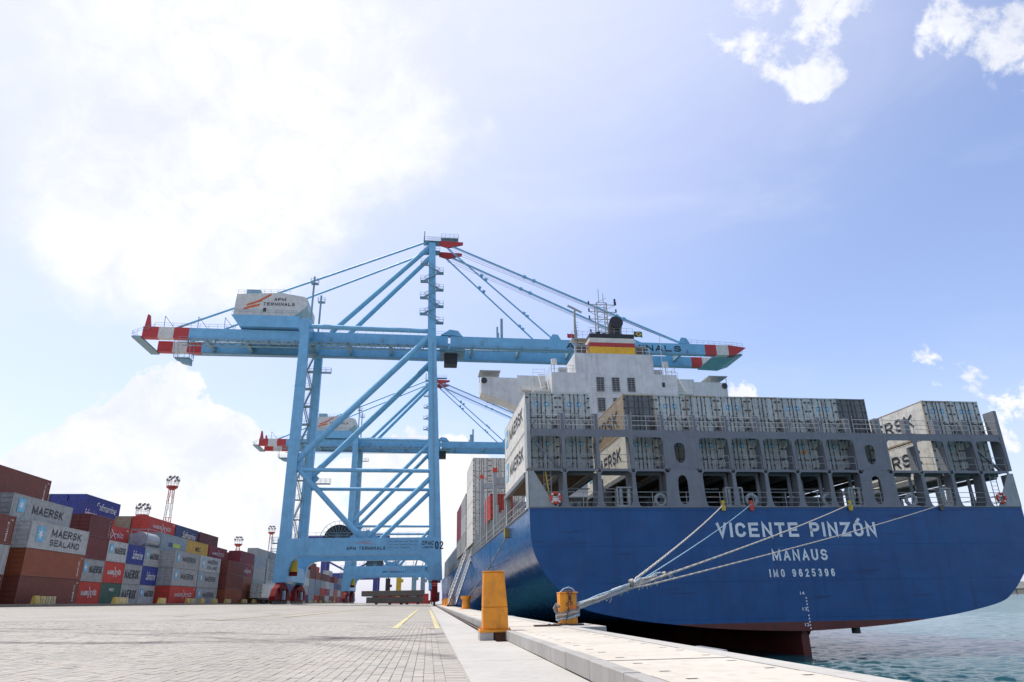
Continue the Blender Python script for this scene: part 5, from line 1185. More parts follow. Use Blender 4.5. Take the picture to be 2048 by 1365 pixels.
for x in (-16, -12.8, -6.2, -.4, 2.7, 7.9, 12.4): MB().tube((x, 2.2, DK), (x, 2.2, 11.9), .06, 6).tube((x, 2.2, 11.2), (x + 2.2, 2.2, 11.2), .05, 6).build('pipe', ship_light, ship)
for x in (-15, -8.8, -1.2, 6.4, 14): MB().tube((x - .3, 1.9, DK), (x - .3, 1.9, DK + .62), .17, 12).tube((x + .3, 1.9, DK), (x + .3, 1.9, DK + .62), .17, 12).build('mooring_bitts', ship_light, ship, True)
for x in (-7.5, 1.5, 10):     # mooring winches
    wn_ = MB(); wn_.tube((x - .8, 5.4, DK + .75), (x + .8, 5.4, DK + .75), .36, 14); wn_.tube((x - .86, 5.4, DK + .75), (x - .8, 5.4, DK + .75), .62, 14); wn_.tube((x + .8, 5.4, DK + .75), (x + .86, 5.4, DK + .75), .62, 14); wn_.box(x + .95, x + 1.5, 5.0, 5.9, DK, DK + 1.3)
    wn_.build('mooring_winch', ship_grey, ship, True)
for x in (-11.7, -3.7, 5.75, 13.1):   # roller fairleads
    fl = MB().box(x - .75, x + .75, .25, .85, DK, DK + .2).box(x - .62, x + .62, .3, .8, DK + 1.35, DK + 1.45).box(x - .66, x - .56, .3, .8, DK + .2, DK + 1.35).box(x + .56, x + .66, .3, .8, DK + .2, DK + 1.35).build('roller_fairlead', ship_light, ship)
    for q in (-.32, .30): MB().tube((x + q, .5, DK + .2), (x + q, .5, DK + 1.34), .15, 14).build('roller', ship_light, fl, True)
for x in (-9.15, -2.4, 3.5, 10.05):   # ring fairleads
    MB().ring((x, .45, DK + .55), 'y', .38, .13, 24, 8).build('ring_fairlead', ship_light, ship, True)
    MB().box(x - .6, x + .6, .3, .6, DK, DK + .14).build('fairlead_seat', ship_light, ship)
for k, (x, m_) in enumerate(((-4.85, yellow_paint), (-2.75, buoy_orange), (4.75, yellow_paint), (11.95, cover_grey))):
    p = MB(); p.prism([(-.12, -.35), (.12, -.35), (.17, -.05), (.06, .1), (.17, .28), (.0, .36), (-.17, .28), (-.08, .1), (-.17, -.05)], 'y', -.16, -.04)
    o = tag(p.build('chafe_guard', m_, None), ('yellow chafing guard on the rail at the leftmost stern line', 'orange chafing guard on the blue-white rope at the stern rail', 'yellow chafing guard on the stern rail right of the name', 'dark chafing guard at the rightmost stern line')[k], 'chafing guard'); o.location = SW(x, -.0, DK + .1); o.rotation_euler = (0, 0, SA)
# lifebuoys
for k, (x, l_) in enumerate(((-16.75, 'orange lifebuoy on the rail at the left end of the stern deck'), (17.05, 'orange lifebuoy on the rail at the right end of the stern deck'))):
    t = thing('lifebuoy', l_, 'lifebuoy', SW(x, .0, DK + .62), SA, 'lifebuoys on the stern rail')
    MB().ring((0, -.05, 0), 'y', .33, .095, 26, 8).build('ring', buoy_orange, t, True)
    for a in (45, 135, 225, 315):
        a = math.radians(a); MB().ring((0, -.05, 0), 'y', .33, .1, 3, 8, a - .14, a + .14).build('band', white_print, t, True)

# side of the stern, port side frames
for yy, zt, orange in ((13.1, 12.25, False), (23.5, 16.1, True), (30.5, 14.6, False), (38.2, 17.9, True)):
    for s_ in (-1, 1):
        MB().box(s_ * 18.3 - .2, s_ * 18.3 + .2, yy - .2, yy + .2, DK, zt).build('frame_post', ship_light, ship)
        MB().prism([(yy + .21, DK), (yy + 1.9, DK), (yy + .21, DK + 2.4)], 'x', s_ * 18.3 - .06, s_ * 18.3 + .06).build('bracket', ship_light, ship)
        if orange: MB().box(s_ * 18.3 - .24, s_ * 18.3 + .24, yy - .24, yy + .24, zt, zt + .45).build('post_cap', buoy_orange, ship)
    if yy > 20: MB().box(-18.09, 18.09, yy - .25, yy + .25, zt - 1.2, zt - .55).build('lashing_beam', ship_light, ship)
mb = MB(); railing(mb, (-18.45, 1.6, DK), (-18.45, 12.6, DK), 1.05, 1.4, .03); railing(mb, (-18.45, 14, DK), (-18.45, 120, DK), 1.05, 2.2, .03); railing(mb, (18.45, 1.6, DK), (18.45, 60, DK), 1.05, 2.2, .03); mb.build('railing', ship_light, ship)
for k in range(20): 
    yy = 15.5 + k * 2.1; MB().box(-18.35, -18.15, yy, yy + .15, DK, 11.6 if k % 3 else 12.6).build('stanchion', ship_light, ship)
for k in range(16):
    yy = 88 + k * 4.2; MB().prism([(yy, DK), (yy + .9, DK), (yy + .45, 13.9), (yy, 13.9)], 'x', -18.3, -17.9).build('stanchion', ship_light, ship)
MB().box(-18.2, 18.2, 50, 150, DK, 11.2).build('hatch_coaming', ship_grey, ship); MB().box(-17.0, 17.0, 14.2, 36, DK, 11.0).build('hatch_coaming', ship_grey, ship)

# superstructure
W = ship_white
sup = thing('superstructure', None, None, (0, 0, 0)); sup.parent = ship
MB().box(-8.75, 8.85, 39.5, 49.0, DK, 32.5).build('house_block', W, sup, bevel=.03)
MB().box(-5.4, 5.7, 39.6, 46, 32.502, 35.4).build('house_block', W, sup, bevel=.03)
mb = MB()
for z in (29.7, 26.8, 24.0, 21.2): mb.box(-8.76, 8.86, 39.47, 39.499, z - .03, z + .03)
mb.build('weld_line', W, sup)
for z0, z1 in ((29.95, 31.85), (27.1, 28.95), (24.3, 26.1)):
    for x in (-2.6, -.45, 1.72):
        wd = MB().box(x, x + 1.06, 39.44, 39.498, z0, z1).build('window', louvre_dark, sup)
        mb = MB()
        for k in range(7): mb.box(x + .02, x + 1.04, 39.40, 39.438, z0 + .08 + k * .26, z0 + .13 + k * .26)
        for q in (0, .5, 1.0): mb.box(x + q, x + q + .05, 39.39, 39.399, z0, z1)
        mb.box(x - .05, x + 1.11, 39.40, 39.438, z1, z1 + .06); mb.box(x - .05, x + 1.11, 39.40, 39.438, z0 - .06, z0); mb.build('grille', ship_light, wd)
MB().box(6.62, 7.02, 39.45, 39.498, 30.7, 31.35).build('window', louvre_dark, sup)
for s_ in (-1, 1):     # bridge wings
    P_ = lambda L_: [(s_ * a, b) for a, b in L_]
    MB().prism(P_([(17.9, 30.6), (17.9, 32.8), (12.9, 32.8), (12.9, 28.62), (14.2, 29.3)]), 'y', 43.4, 46.6).build('bridge_wing', W, sup)
    MB().prism(P_([(12.899, 33.15), (8.9, 33.15), (8.9, 27.3), (11.2, 27.6), (12.899, 28.6)]), 'y', 43.3, 46.8).build('bridge_wing', W, sup)
    MB().prism(P_([(12.2, 31.4), (9, 31.4), (9, 30.6), (12.2, 30.8)]), 'y', 42.4, 43.29).build('wing_bracket', cream, sup)
    mb = MB().box(min(s_ * 15.2, s_ * 18.1), max(s_ * 15.2, s_ * 18.1), 43.3, 46.3, 33.68, 33.8)
    for q in (15.4, 17.9):
        for yy in (43.5, 46.1): mb.beam((s_ * q, yy, 32.8), (s_ * q, yy, 33.7), .07, .07)
    mb.build('canopy', ship_light, sup)
    MB().tube((s_ * 17.5, 43.25, 32.3), (s_ * 17.5, 43.38, 32.3), .42, 14).build('searchlight', dark_metal, sup)
    # stepped ladder, rails, lockers beside the funnel deck
    st = MB()
    for q in (-.5, .5): st.beam((s_ * 9.6 + q, 40, 30.2), (s_ * 9.6 + q, 42.4, 33.2), .06, .14)
    for k in range(10): st.box(s_ * 9.6 - .5, s_ * 9.6 + .5, 40 + k * .24, 40.2 + k * .24, 30.3 + k * .3, 30.34 + k * .3)
    railing(st, (s_ * 8.7, 39.6, 32.5), (s_ * 5.6, 39.6, 32.5), 1.05, 1.0); railing(st, (s_ * 8.7, 39.6, 32.5), (s_ * 8.7, 46, 32.5), 1.05, 1.2); railing(st, (s_ * 10.6, 43.4, 33.15), (s_ * 8.9, 43.4, 33.15), 1.0, 1.0)
    railing(st, (s_ * 5.3, 39.7, 35.4), (s_ * 3.4, 39.7, 35.4), 1.0, .8)
    st.build('ladder_and_rails', ship_white, sup)
    MB().box(min(s_ * 6.2, s_ * 7.4), max(s_ * 6.2, s_ * 7.4), 41, 42, 32.5, 33.7).build('locker', ship_light, sup)
    MB().tube((s_ * 8.0, 41.2, 32.5), (s_ * 8.0, 41.2, 34.3), .1, 8).tube((s_ * 8.0, 41.2, 34.2), (s_ * 8.0, 41.2, 34.9), .42, 12).build('satellite_dome', W, sup, True)
    MB().box(min(s_ * 9.0, s_ * 11.2), max(s_ * 9.0, s_ * 11.2), 40, 43.2, 29.9, 30.15).build('side_deck', W, sup)
    MB().box(min(s_ * 3.6, s_ * 4.9), max(s_ * 3.6, s_ * 4.9), 40, 41.2, 35.42, 36.6).build('vent_box', cover_grey, sup); MB().box(min(s_ * 3.5, s_ * 5.0), max(s_ * 3.5, s_ * 5.0), 39.9, 41.3, 36.61, 36.75).build('vent_cap', ship_light, sup)
# funnel in bands
fz = [35.4, 36.45, 37.05, 37.75, 38.4]; fm = [funnel_yellow, funnel_red, cream, funnel_black]
for k in range(4):
    def rect(z, e=0):
        q = (z - 35.4) / 3.0; return [(-3.25 + q * .15, 39.7), (3.3, 39.7), (3.3, 45.2 - q * .5), (-3.25 + q * .15, 45.2 - q * .5)]
    o = MB().hexa([(a, b, fz[k]) for a, b in rect(fz[k])], [(a, b, fz[k + 1] - (.0 if k == 3 else .002)) for a, b in rect(fz[k + 1])]).build('funnel_band', fm[k], sup, bevel=.03)
MB().path([(1.25, 42, 38.3), (1.25, 42, 39.6), (1.25, 41.8, 40.2), (1.25, 41.3, 40.6), (1.25, 40.8, 40.7)], .98, 18).build('exhaust_stack', funnel_black, sup, True)
MB().tube((-1.5, 41, 38.3), (-1.5, 41, 39.1), .3, 12).tube((-.7, 41, 38.3), (-.7, 41, 38.9), .22, 12).build('exhaust_pipe', funnel_black, sup, True)
mb = MB(); railing(mb, (-3.1, 39.8, 38.4), (3.2, 39.8, 38.4), .9, .9, .02); mb.build('railing', ship_light, sup)
# lattice mast
mm = MB(); mx0, mx1, my0, my1 = .0, 1.5, 46.0, 47.4
for x in (mx0, mx1):
    for y in (my0, my1): mm.beam((x, y, 33.2), (x, y, 46.0), .13, .13)
z = 38.0
while z < 46.01:
    mm.beam((mx0, my0, z), (mx1, my0, z), .07, .07); mm.beam((mx0, my0, z), (mx0, my1, z), .07, .07); mm.beam((mx0, my0, z), (mx1, my0, z + .8), .05, .05); mm.beam((mx1, my0, z), (mx1, my1, z), .07, .07); z += .8
for z, a, b in ((45.6, -1.3, 2.9), (44.4, -1.3, 2.9), (43.2, -1.3, 2.9), (41.0, -1.2, 3.4)):
    mm.beam((a, my0 - .1, z), (b, my0 - .1, z), .09, .09); mm.beam((a, my0 - .1, z), (mx0, my0 - .1, z - .7), .05, .05); mm.beam((b, my0 - .1, z), (mx1, my0 - .1, z - .7), .05, .05)
mm.tube((.4, 46.2, 46), (.4, 46.2, 48.3), .05, 6); mm.tube((1.1, 46.2, 46), (1.1, 46.2, 47.6), .05, 6)
mo = mm.build('lattice_mast', ship_light, sup)
lm = MB()
for z, a, b in ((45.6, -1.3, 2.9), (44.4, -1.3, 2.9), (43.2, -1.3, 2.9), (41.0, -1.2, 3.4)):
    for x in (a, b): lm.tube((x, my0 - .1, z), (x, my0 - .1, z + .5), .12, 8)
lm.tube((2.8, my0 - .1, 45.6), (2.8, my0 - .1, 46.6), .16, 8)
lm.build('signal_light', dark_metal, mo)
rm = MB(); rm.beam((-5.1, 40.2, 35.4), (-4.95, 40.2, 41.9), .28, .28); rm.beam((-4.6, 40.6, 35.4), (-4.85, 40.3, 40), .12, .12)
for k in range(12): rm.beam((-4.9, 40.2, 35.8 + k * .4), (-4.4, 40.4, 35.8 + k * .4), .04, .04)
rm.box(-5.6, -3.3, 39.8, 41.4, 37.5, 37.65); railing(rm, (-5.6, 39.8, 37.65), (-3.3, 39.8, 37.65), 1.0, .6, .02); rm.build('radar_mast', ship_light, sup)
MB().beam((-5.98, 39.9, 42.55), (-3.95, 40.1, 41.65), .12, .28).build('radar_scanner', ship_light, sup)
MB().tube((7.5, 41, 32.5), (7.5, 41, 38.8), .05, 6).build('whip_aerial', ship_white, sup)
# flags
def flag(lbl, pts_loc, w_, h_, m_, extra=None):
    t = thing('flag', lbl, 'flag', SW(*pts_loc), SA)
    mb = MB(); n_ = 8
    for k in range(n_):
        f0, f1 = k / n_, (k + 1) / n_; d = lambda f: (.12 * math.sin(f * 7), -.12 * f)
        a, b = d(f0), d(f1)
        mb.quad((w_ * f0, a[0], a[1]), (w_ * f1, b[0], b[1]), (w_ * f1, b[0], b[1] + h_), (w_ * f0, a[0], a[1] + h_))
    c = mb.build('cloth', m_, t); sd = c.modifiers.new('thickness', 'SOLIDIFY'); sd.thickness = .015
    return t
flag('small dark red flag flying left of the funnel', (-6.2, 40, 37.75), 1.0, .62, funnel_red)
t = flag('green flag with yellow lozenge and blue disc flying right of the funnel', (3.4, 40, 38.2), 1.25, .85, mat('flag_green', (0.02, 0.16, 0.05), 0.7))
MB().prism([(.15, .34), (.62, .72), (1.1, .28), (.62, -.02)], 'y', -.16, -.14).build('lozenge', funnel_yellow, t); MB().tube((.62, -.17, .33), (.62, -.20, .33), .18, 14).build('disc', CM['blue'], t)

# containers on the ship
COLX = [-17.265 + 2.47 * i for i in range(15)]
HC = 2.896
def ship_box(i, y, z, lbl, color='reefdoor', side=None, **k):
    p = SW(COLX[i], y, z); k.setdefault('kind', 'reefer')
    return container(lbl, color, p.x, p.y, p.z, LONG, HC, rz=SA, face='-x', text=side, rods=True, **k)
GU, GL = 'upper row of boxes above the stern', 'lower row of boxes behind the stern gallery'
uppos = {0: 'leftmost, at the port corner', 1: 'second from the left', 3: 'weathered grey', 4: 'first right of the weathered grey one', 5: 'second right of the weathered grey one', 6: 'third right of the weathered grey one', 7: 'fourth right of the weathered grey one', 8: 'third left of the dark grey box', 9: 'just left of the dark grey box' , 10: 'dark grey with a small white star', 13: 'left one of the starboard pair', 14: 'right one of the starboard pair'}
uppos[8] = 'second left of the dark grey box'; uppos[7] = 'third left of the dark grey box'
for i in (0, 1, 3, 4, 5, 6, 7, 8, 9, 10, 13, 14):
    star = i not in (5, 7)
    if i == 3: ship_box(3, 1.4, 15.25, 'rust-streaked container with weathered grey doors and tan side, upper stern row', 'tan', 'big', kind='dry', doorcol='dgrey', group=GU)
    elif i == 10: ship_box(10, 1.4, 15.25, 'dark grey container in the upper stern row beside the wide gap', 'dgrey', None, kind='dry', group=GU)
    else: ship_box(i, 1.4 + random.uniform(-.04, .04), 15.25, 'white reefer box of the upper stern row, ' + uppos[i], 'cream' if i in (0, 13) else 'reefdoor', 'reef' if i in (0, 13) else None, star=star, doorcol='reefdoor', framecol='reefdoor' if i not in (5, 13, 7) else 'tan', group=GU)
lowpos = {0: 'behind the diagonal brace at the port end', 1: 'second from the port end', 3: 'whose big-lettered side shows in the gap', 4: 'behind the left bulkhead plate with an opening', 5: 'just right of the left bulkhead plate', 6: 'second right of the left bulkhead plate', 7: 'in the middle', 8: 'with orange warning labels', 9: 'just left of the right bulkhead plate', 10: 'behind the right bulkhead plate with an opening', 13: 'whose big-lettered side shows in the wide gap', 14: 'at the starboard end'}
for i in (0, 1, 3, 4, 5, 6, 7, 8, 9, 10, 13, 14):
    t = ship_box(i, 1.45, 12.3, 'white reefer box of the lower stern row, ' + lowpos[i], 'cream' if i in (0, 3, 13) else 'reefdoor', 'reef' if i in (0, 3, 13) else None, star=i not in (14,), doorcol='reefdoor', group=GL)
    if i == 8:
        for (x_, z_) in ((.35, 1.45), (-.65, 1.15)): MB().box(x_ - .14, x_ + .14, .0, .02, z_, z_ + .28).build('warning_label', orange_paint, t)
for i in (5, 6, 7, 8, 9): ship_box(i, 15.6, 12.3, 'container of the second bay behind the stern, %s from the left' % order[i - 5], ['oxide', 'grey', 'reefdoor', 'red', 'grey'][i - 5], None, kind='dry', group='second bay boxes')
# lashing rods crossing the lower doors of the upper row
for i in (0, 1, 3, 4, 5, 6, 7, 8, 9, 10, 13, 14):
    x = COLX[i]; t_ = MB()
    for s_ in (-1, 1): t_.tube((x + s_ * 1.1, 1.0, 15.1), (x + s_ * .1, 1.33, 16.6), .022, 5); t_.tube((x + s_ * .5, 1.0, 15.1), (x + s_ * 1.15, 1.33, 15.9), .022, 5)
    t_.build('lashing_rod', dark_metal, ship)
# port side boxes: red one, white stack forward of the superstructure, maroon and grey ones
p = SW(-17.2, 27.2, 11.9); container('red container on the side deck between the lashing frames', 'red', p.x, p.y, p.z, 8.0 if False else SHORT, 2.591, rz=SA, face='-x', rods=True)
for i in range(3):
    for k in range(4):
        ship_box(i, 50.2, 11.25 + k * (HC + .02), 'pale %s box of the tall stack forward of the superstructure, %s from port' % (tiern[k], order[i]), 'cream', None, star=False, group='tall pale stack forward of the superstructure')
for i, cset in ((0, ['grey', 'pale', 'grey']), (1, ['grey', 'bluegrey', 'maroon']), (2, ['oxide', 'grey', 'maroon'])):
    for k, c_ in enumerate(cset + (['pale'] if False else [])): ship_box(i, 64.5, 11.25 + k * (HC + .02), '%s %s box of the deck stack beyond the tall pale one, %s from port' % (cnames[c_], tiern[k], order[i]), c_, None, kind='dry', group='boxes beyond the tall pale stack')
for i, cset in ((0, ['grey', 'maroon', 'maroon']),):
    for k, c_ in enumerate(cset): ship_box(i, 77.5, 11.25 + k * (HC + .02), '%s %s box of the last port-side deck stack' % (cnames[c_], tiern[k]), c_, None, kind='dry', group='boxes beyond the tall pale stack')

# ------------------------------------------------------------------ gangway
t = thing('gangway', 'long aluminium gangway sloping from the ship side down to the quay', 'gangway', (0, 0, 0))
p0, p1 = Vector((2.75, 86.5, .35)), Vector((5.6, 101.5, 6.9)); d = p1 - p0; sd_ = Vector((0, 0, 1)).cross(d).normalized() * .45; upv = Vector((0, 0, 1))
t.location = p0; p1 = p1 - p0; p0 = Vector((0, 0, 0))
for s_ in (-1, 1):
    mb = MB(); mb.beam(p0 + sd_ * s_, p1 + sd_ * s_, .08, .32); mb.build('stringer', alu, t)
    mb = MB(); n_ = 14
    for k in range(n_ + 1): a = p0.lerp(p1, k / n_) + sd_ * s_; mb.beam(a, a + upv * 1.05, .04, .04)
    for h in (.55, 1.05): mb.beam(p0 + sd_ * s_ + upv * h, p1 + sd_ * s_ + upv * h, .045, .045)
    mb.build('handrail', alu, t)
for k in range(46): a = p0.lerp(p1, (k + .5) / 46); MB().beam(a - sd_ * .95, a + sd_ * .95, .2, .04).build('tread', alu, t)
MB().box(-.6, .6, -.9, .1, -.15, 0).build('foot', dark_metal, t)

# ------------------------------------------------------------------ rail-end post, bollards, ropes
t = thing('rail_end_post', 'tall tapered orange buffer post standing at the end of the crane rail', 'post', (1.285, 14.35, .17))
op = orange_paint
mb = MB(); mb.hexa([(-.235, -.19, .02), (.255, -.19, .02), (.255, .21, .02), (-.235, .21, .02)], [(-.235, -.19, .42), (.245, -.19, .42), (.245, .21, .42), (-.235, .21, .42)]); mb.build('column_foot', op, t, bevel=.018)
mb = MB(); mb.hexa([(-.235, -.19, .421), (.245, -.19, .421), (.245, .21, .421), (-.235, .21, .421)], [(-.215, -.09, 1.07), (.195, -.09, 1.07), (.195, .17, 1.07), (-.215, .17, 1.07)]); mb.build('column', op, t, bevel=.018)
MB().box(-.225, .205, -.10, .18, 1.071, 1.09).build('cap', op, t, bevel=.006)
MB().box(-.30, .30, -.26, .26, -.03, .019).build('base_plate', op, t, bevel=.006)
for x_ in (-.27, .275):
    for y_ in (-.2, .2): MB().tube((x_, y_, .02), (x_, y_, .05), .018, 6).build('bolt', op, t)
MB().box(-.30, -.04, -.24, .24, -.168, -.031).build('bedding_pad', conc_mat, t)
MB().box(-.005, .21, -.12, .2, -.30, -.032).build('anchor_block', mat('anchor_rust', (0.20, 0.09, 0.05), 0.8, dirt=.3), t)
def bollard(lbl, x, y, z=.17, s=1.0, box=False):
    t = thing('bollard', lbl, 'bollard', (x, y, z), group='orange bollards along the quay')
    if box:
        MB().tube((.03, 0, .02), (.03, 0, .66), .19, 24, .185).build('barrel', op, t, True, .006); 
        MB().hexa([(-.20, -.19, .02), (.02, -.215, .02), (.02, .18, .02), (-.20, .18, .02)], [(-.20, -.19, .665), (.02, -.215, .665), (.02, .18, .665), (-.20, .18, .665)]).build('horn', op, t, bevel=.01)
        MB().box(-.205, .215, -.22, .2, .666, .69).build('cap', op, t, bevel=.008)
        MB().tube((0, 0, 0), (0, 0, .02), .36, 24).build('base_plate', dark_metal, t); MB().tube((.08, -.2, .33), (.08, -.21, .33), .075, 14).build('plug', mat('plug_orange', (0.75, 0.16, 0.01), 0.4), t)
    else:
        MB().tube((0, 0, 0), (0, 0, .55 * s), .26 * s, 18, .22 * s).tube((0, 0, .55 * s), (0, 0, .75 * s), .30 * s, 18, .33 * s).build('barrel', op, t, True); MB().tube((0, 0, 0), (0, 0, .04), .4 * s, 18).build('base_plate', op, t)
    return t
B1 = Vector((3.13, 16.35, .17))
bollard('orange bollard wrapped in mooring ropes at the quay edge', *B1, box=True)
bollard('orange bollard holding the single rope from the ship side chock', 3.08 - .25, 55.5, .17, 1.25)
for k, y in enumerate((92, 104, 119, 134)): bollard('small orange bollard far down the quay, %s beyond the gangway foot' % order[k], 2.75, y, .17, 1.3)
for k, y in enumerate((97, 111, 126)): tag(MB().box(2.5, 3.0, y, y + 5, .172, .95).build('orange_barrier', op), 'low orange barrier at the far quay edge, %s beyond the gangway' % order[k], 'barrier')
random.seed(11)
def sag(p, q, s_, n_=28):
    p = Vector(p); q = Vector(q); return [p.lerp(q, k / n_) - Vector((0, 0, 4 * s_ * (k / n_) * (1 - k / n_))) for k in range(n_ + 1)]
def rope(lbl, pts, r, m_, group=None, nm='mooring_rope'):
    # three-strand lay: three thin helices round the centre line
    t = thing(nm, lbl, 'rope', (0, 0, 0), 0, group); P_ = [Vector(p) for p in pts]; t.location = P_[0]
    dense = []; 
    for a, b in zip(P_[:-1], P_[1:]):
        n_ = max(2, int((b - a).length / .10)) if (b - Vector((0, 0, 0))).length < 26 else max(2, int((b - a).length / .35))
        for k in range(n_): dense.append(a.lerp(b, k / n_))
    dense.append(P_[-1])
    core = MB().path([p - P_[0] for p in dense], r * .8, 6); core.build('core', m_, t, True)
    for s_ in range(3):
        pp = []; L_ = 0
        for k, p in enumerate(dense):
            if k: L_ += (dense[k] - dense[k - 1]).length
            d_ = (dense[min(k + 1, len(dense) - 1)] - dense[max(k - 1, 0)]).normalized(); a = d_.cross(Vector((0, 0, 1))).normalized(); b = a.cross(d_); th = L_ / (r * 9) + s_ * 2 * PI / 3
            pp.append(p - P_[0] + (a * math.cos(th) + b * math.sin(th)) * r * .52)
        MB().path(pp, r * .55, 5).build('strand', m_, t, True)
    return t
tg = [SW(-4.85, -.22, DK + .18), SW(-2.75, -.22, DK + .22), SW(4.75, -.22, DK + .2), SW(11.95, -.22, DK + .15)]
K = B1 + Vector((1.15, 1.7, .62)); 
def around(a, b): return a.lerp(b, .075)
k1 = around(B1 + Vector((.2, 0, .4)), tg[0]) ; k2 = around(B1 + Vector((.2, 0, .38)), tg[1]); k3 = B1.lerp(tg[2], .10) + Vector((0, 0, .18)); k4 = B1.lerp(tg[3], .10) + Vector((0, 0, .2))
start = B1 + Vector((.22, -.05, .36))
knot = start.lerp((tg[0] + tg[1] + tg[2] + tg[3]) / 4, .085) + Vector((0, 0, -.05))
def join(tgt, off): return [start + Vector(off) * .3, knot + Vector(off) * .6] + sag(knot + Vector(off) + (tgt - knot) * .02, tgt, .12)
rope('thick pale mooring rope from the bollard to the leftmost yellow chafing guard', join(tg[0], (0, 0, .10)), .036, rope_mat, 'mooring ropes to the stern')
rope('thin blue-white mooring rope from the bollard to the orange chafing guard', join(tg[1], (.05, .05, .02)), .020, rope_blue, 'mooring ropes to the stern')
rope('thick pale mooring rope crossing the ship name to the right yellow guard', join(tg[2], (-.02, 0, -.03)), .036, rope_mat, 'mooring ropes to the stern')
rope('thinner grey-brown mooring rope, lowest, running to the far right of the stern', join(tg[3], (.0, -.05, -.08)), .027, rope_mat, 'mooring ropes to the stern')
t = thing('rope_splice', 'frayed bundle of rope eyes and knots between bollard and mooring ropes', 'rope', start)
def wob(p, q, a, n_=10): p = Vector(p); q = Vector(q); return [p.lerp(q, k / n_) + Vector((random.uniform(-a, a), random.uniform(-a, a), random.uniform(-a, a))) for k in range(n_ + 1)]
kv = knot - start
for k, m_ in enumerate((rope_mat, rope_mat, rope_mat, rope_mat, rope_blue)): MB().path(wob((0, 0, -.04 + .03 * k), kv * (1.1 + .15 * k) + Vector((0, 0, .02 * k)), .028), .030 if m_ != rope_blue else .024, 7).build('eye', m_, t, True)
for c_, n_k, r in ((kv * .95 + Vector((0, 0, .08)), 5, .085), (kv * 1.7 + Vector((.05, .05, -.02)), 5, .07)):
    for k in range(n_k): MB().ring(c_ + kv.normalized() * (.045 * k), 'x', r, .026, 14, 6).build('knot_turn', rope_mat if k % 3 else rope_grey, t, True)
for k in range(26):
    c_ = kv * random.uniform(.5, 2.1); L_ = random.uniform(.08, .24); MB().path([c_, c_ + Vector((random.uniform(-.05, .05), -.02, -L_ * .5)), c_ + Vector((random.uniform(-.1, .1), random.uniform(-.05, .02), -L_))], .009, 4).build('frayed_end', rope_blue if k % 5 == 0 else rope_mat, t)
t = thing('rope_turns', 'loops of grey and blue rope wound low round the bollard', 'rope', B1)
for k, (z, r, m_) in enumerate(((.16, .245, rope_blue), (.205, .25, rope_grey), (.25, .247, rope_mat), (.29, .245, rope_grey))):
    pts = []
    for j in range(41): a = 2 * PI * j / 40; pts.append((.0 + r * 1.02 * math.cos(a), r * math.sin(a), z + .05 * math.cos(a) + .008 * math.sin(a * 5 + k)))
    MB().path(pts, .025, 7).build('turn', m_, t, True)
MB().path([(-.26, -.05, .28), (-.30, -.08, .36), (-.27, -.10, .42), (-.22, -.12, .38)], .05, 8).build('knot', rope_grey, t, True)
MB().path([(-.18, -.1, .68), (-.1, -.15, .76), (.02, -.1, .79), (.12, -.05, .76), (.18, -.02, .70)], .016, 6).build('cord', rope_blue, t, True)
t = thing('chain', 'dark rusty chain draped over the bollard and trailing on the slabs', 'chain', B1)
pts = [(-.05, .1, .70), (-.03, -.1, .715), (-.03, -.235, .69), (-.0, -.25, .55), (-.05, -.26, .42), (-.03, -.27, .34), (-.07, -.335, .25), (-.10, -.34, .12), (-.12, -.36, .03), (-.25, -.42, .02), (-.45, -.45, .02), (-.62, -.48, .02)]
def links(pts, t):
    pts = [Vector(p) for p in pts]; acc = []
    for a, b in zip(pts[:-1], pts[1:]):
        n_ = max(1, int((b - a).length / .055))
        for k in range(n_): acc.append((a.lerp(b, k / n_), (b - a).normalized()))
    for k, (p, d_) in enumerate(acc):
        u = d_.cross(Vector((0, 1, 0.2))).normalized(); v = d_.cross(u); s_ = u if k % 2 else v
        MB().path([p + d_ * .035 * math.cos(2 * PI * j / 10) + s_ * .022 * math.sin(2 * PI * j / 10) for j in range(11)], .0095, 5).build('link', chain_mat, t, True)
links(pts, t); links([(.06, .1, .70), (.05, -.1, .715), (.05, -.24, .68), (.02, -.255, .56), (.04, -.26, .45), (-.02, -.275, .36)], t)
MB().box(-.85, -.28, -.62, -.40, .003, .03).build('chain_tail', chain_mat, t)
ch = SW(-18.62, 11.2, 8.95)
rope('single mooring rope from the ship side chock down to the second bollard', sag(Vector((2.85, 55.6, .85)), ch, .25, 16), .05, rope_grey)
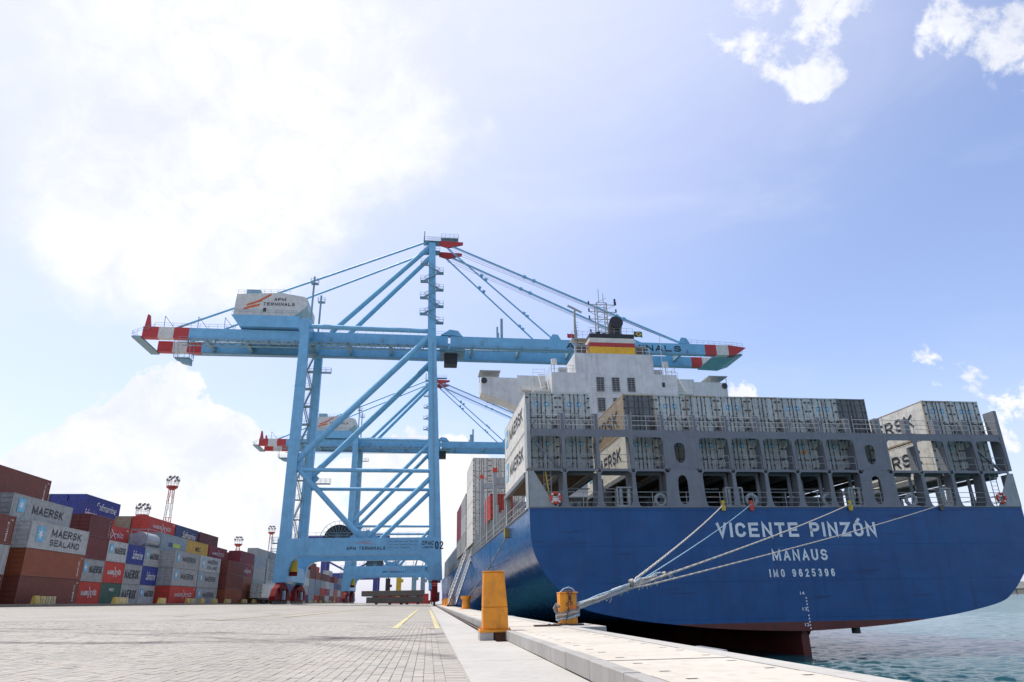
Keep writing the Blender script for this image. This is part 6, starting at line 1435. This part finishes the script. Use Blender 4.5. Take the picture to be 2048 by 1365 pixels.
tag(MB().box(-.3, .3, -.5, .5, -.35, .35).build('side_chock', mat('chock_yellow_black', (0.25, 0.19, 0.03), 0.6, rust=.4)), 'yellow and black chock on the ship side where the single rope leaves', 'chock').location = ch

# ------------------------------------------------------------------ far shore
bk = ground_mat('rubble', (0.10, 0.095, 0.085), (0.15, 0.14, 0.12)); sd = ground_mat('sand_bank', (0.34, 0.31, 0.26), (0.42, 0.39, 0.33))
dirn = Vector((0.645, 0.763, 0)); perp = Vector((dirn.y, -dirn.x, 0)); c0 = dirn * 1300
def strip_(nm, dist, h, wid, m_, z0=WZ - 1, kind='structure', a=-60, b=1500):
    mb = MB(); n_ = 40
    for k in range(n_):
        p = dirn * dist + perp * (a + (b - a) * k / n_); q = dirn * dist + perp * (a + (b - a) * (k + 1) / n_); h0 = h * (.85 + .15 * math.sin(k * 1.3)); h1 = h * (.85 + .15 * math.sin((k + 1) * 1.3))
        mb.hexa([(p.x, p.y, z0), (q.x, q.y, z0), (q.x + dirn.x * wid, q.y + dirn.y * wid, z0), (p.x + dirn.x * wid, p.y + dirn.y * wid, z0)],
                [(p.x + dirn.x * 6, p.y + dirn.y * 6, z0 + h0), (q.x + dirn.x * 6, q.y + dirn.y * 6, z0 + h1), (q.x + dirn.x * wid, q.y + dirn.y * wid, z0 + h1), (p.x + dirn.x * wid, p.y + dirn.y * wid, z0 + h0)])
    return tag(mb.build(nm, m_), kind=kind)
strip_('breakwater', 1250, 8.5, 30, bk); strip_('sand_bank', 1420, 23, 200, sd)
t = thing('pier', 'distant low pier on pale piles crossing the water at the right edge', 'pier', (dirn * 1180).to_tuple()); t.location = (0, 0, 0)
mb = MB(); p, q = dirn * 1180 + perp * (-40), dirn * 1180 + perp * 900; mb.beam((p.x, p.y, 3.2), (q.x, q.y, 3.2), 8, 1.6); mb.build('pier_deck', bk, t)
for k in range(60): p = dirn * 1180 + perp * (-38 + k * 12); MB().tube((p.x, p.y, WZ - 1), (p.x, p.y, 2.4), 1.1, 6).build('pile', kerb_mat, t)
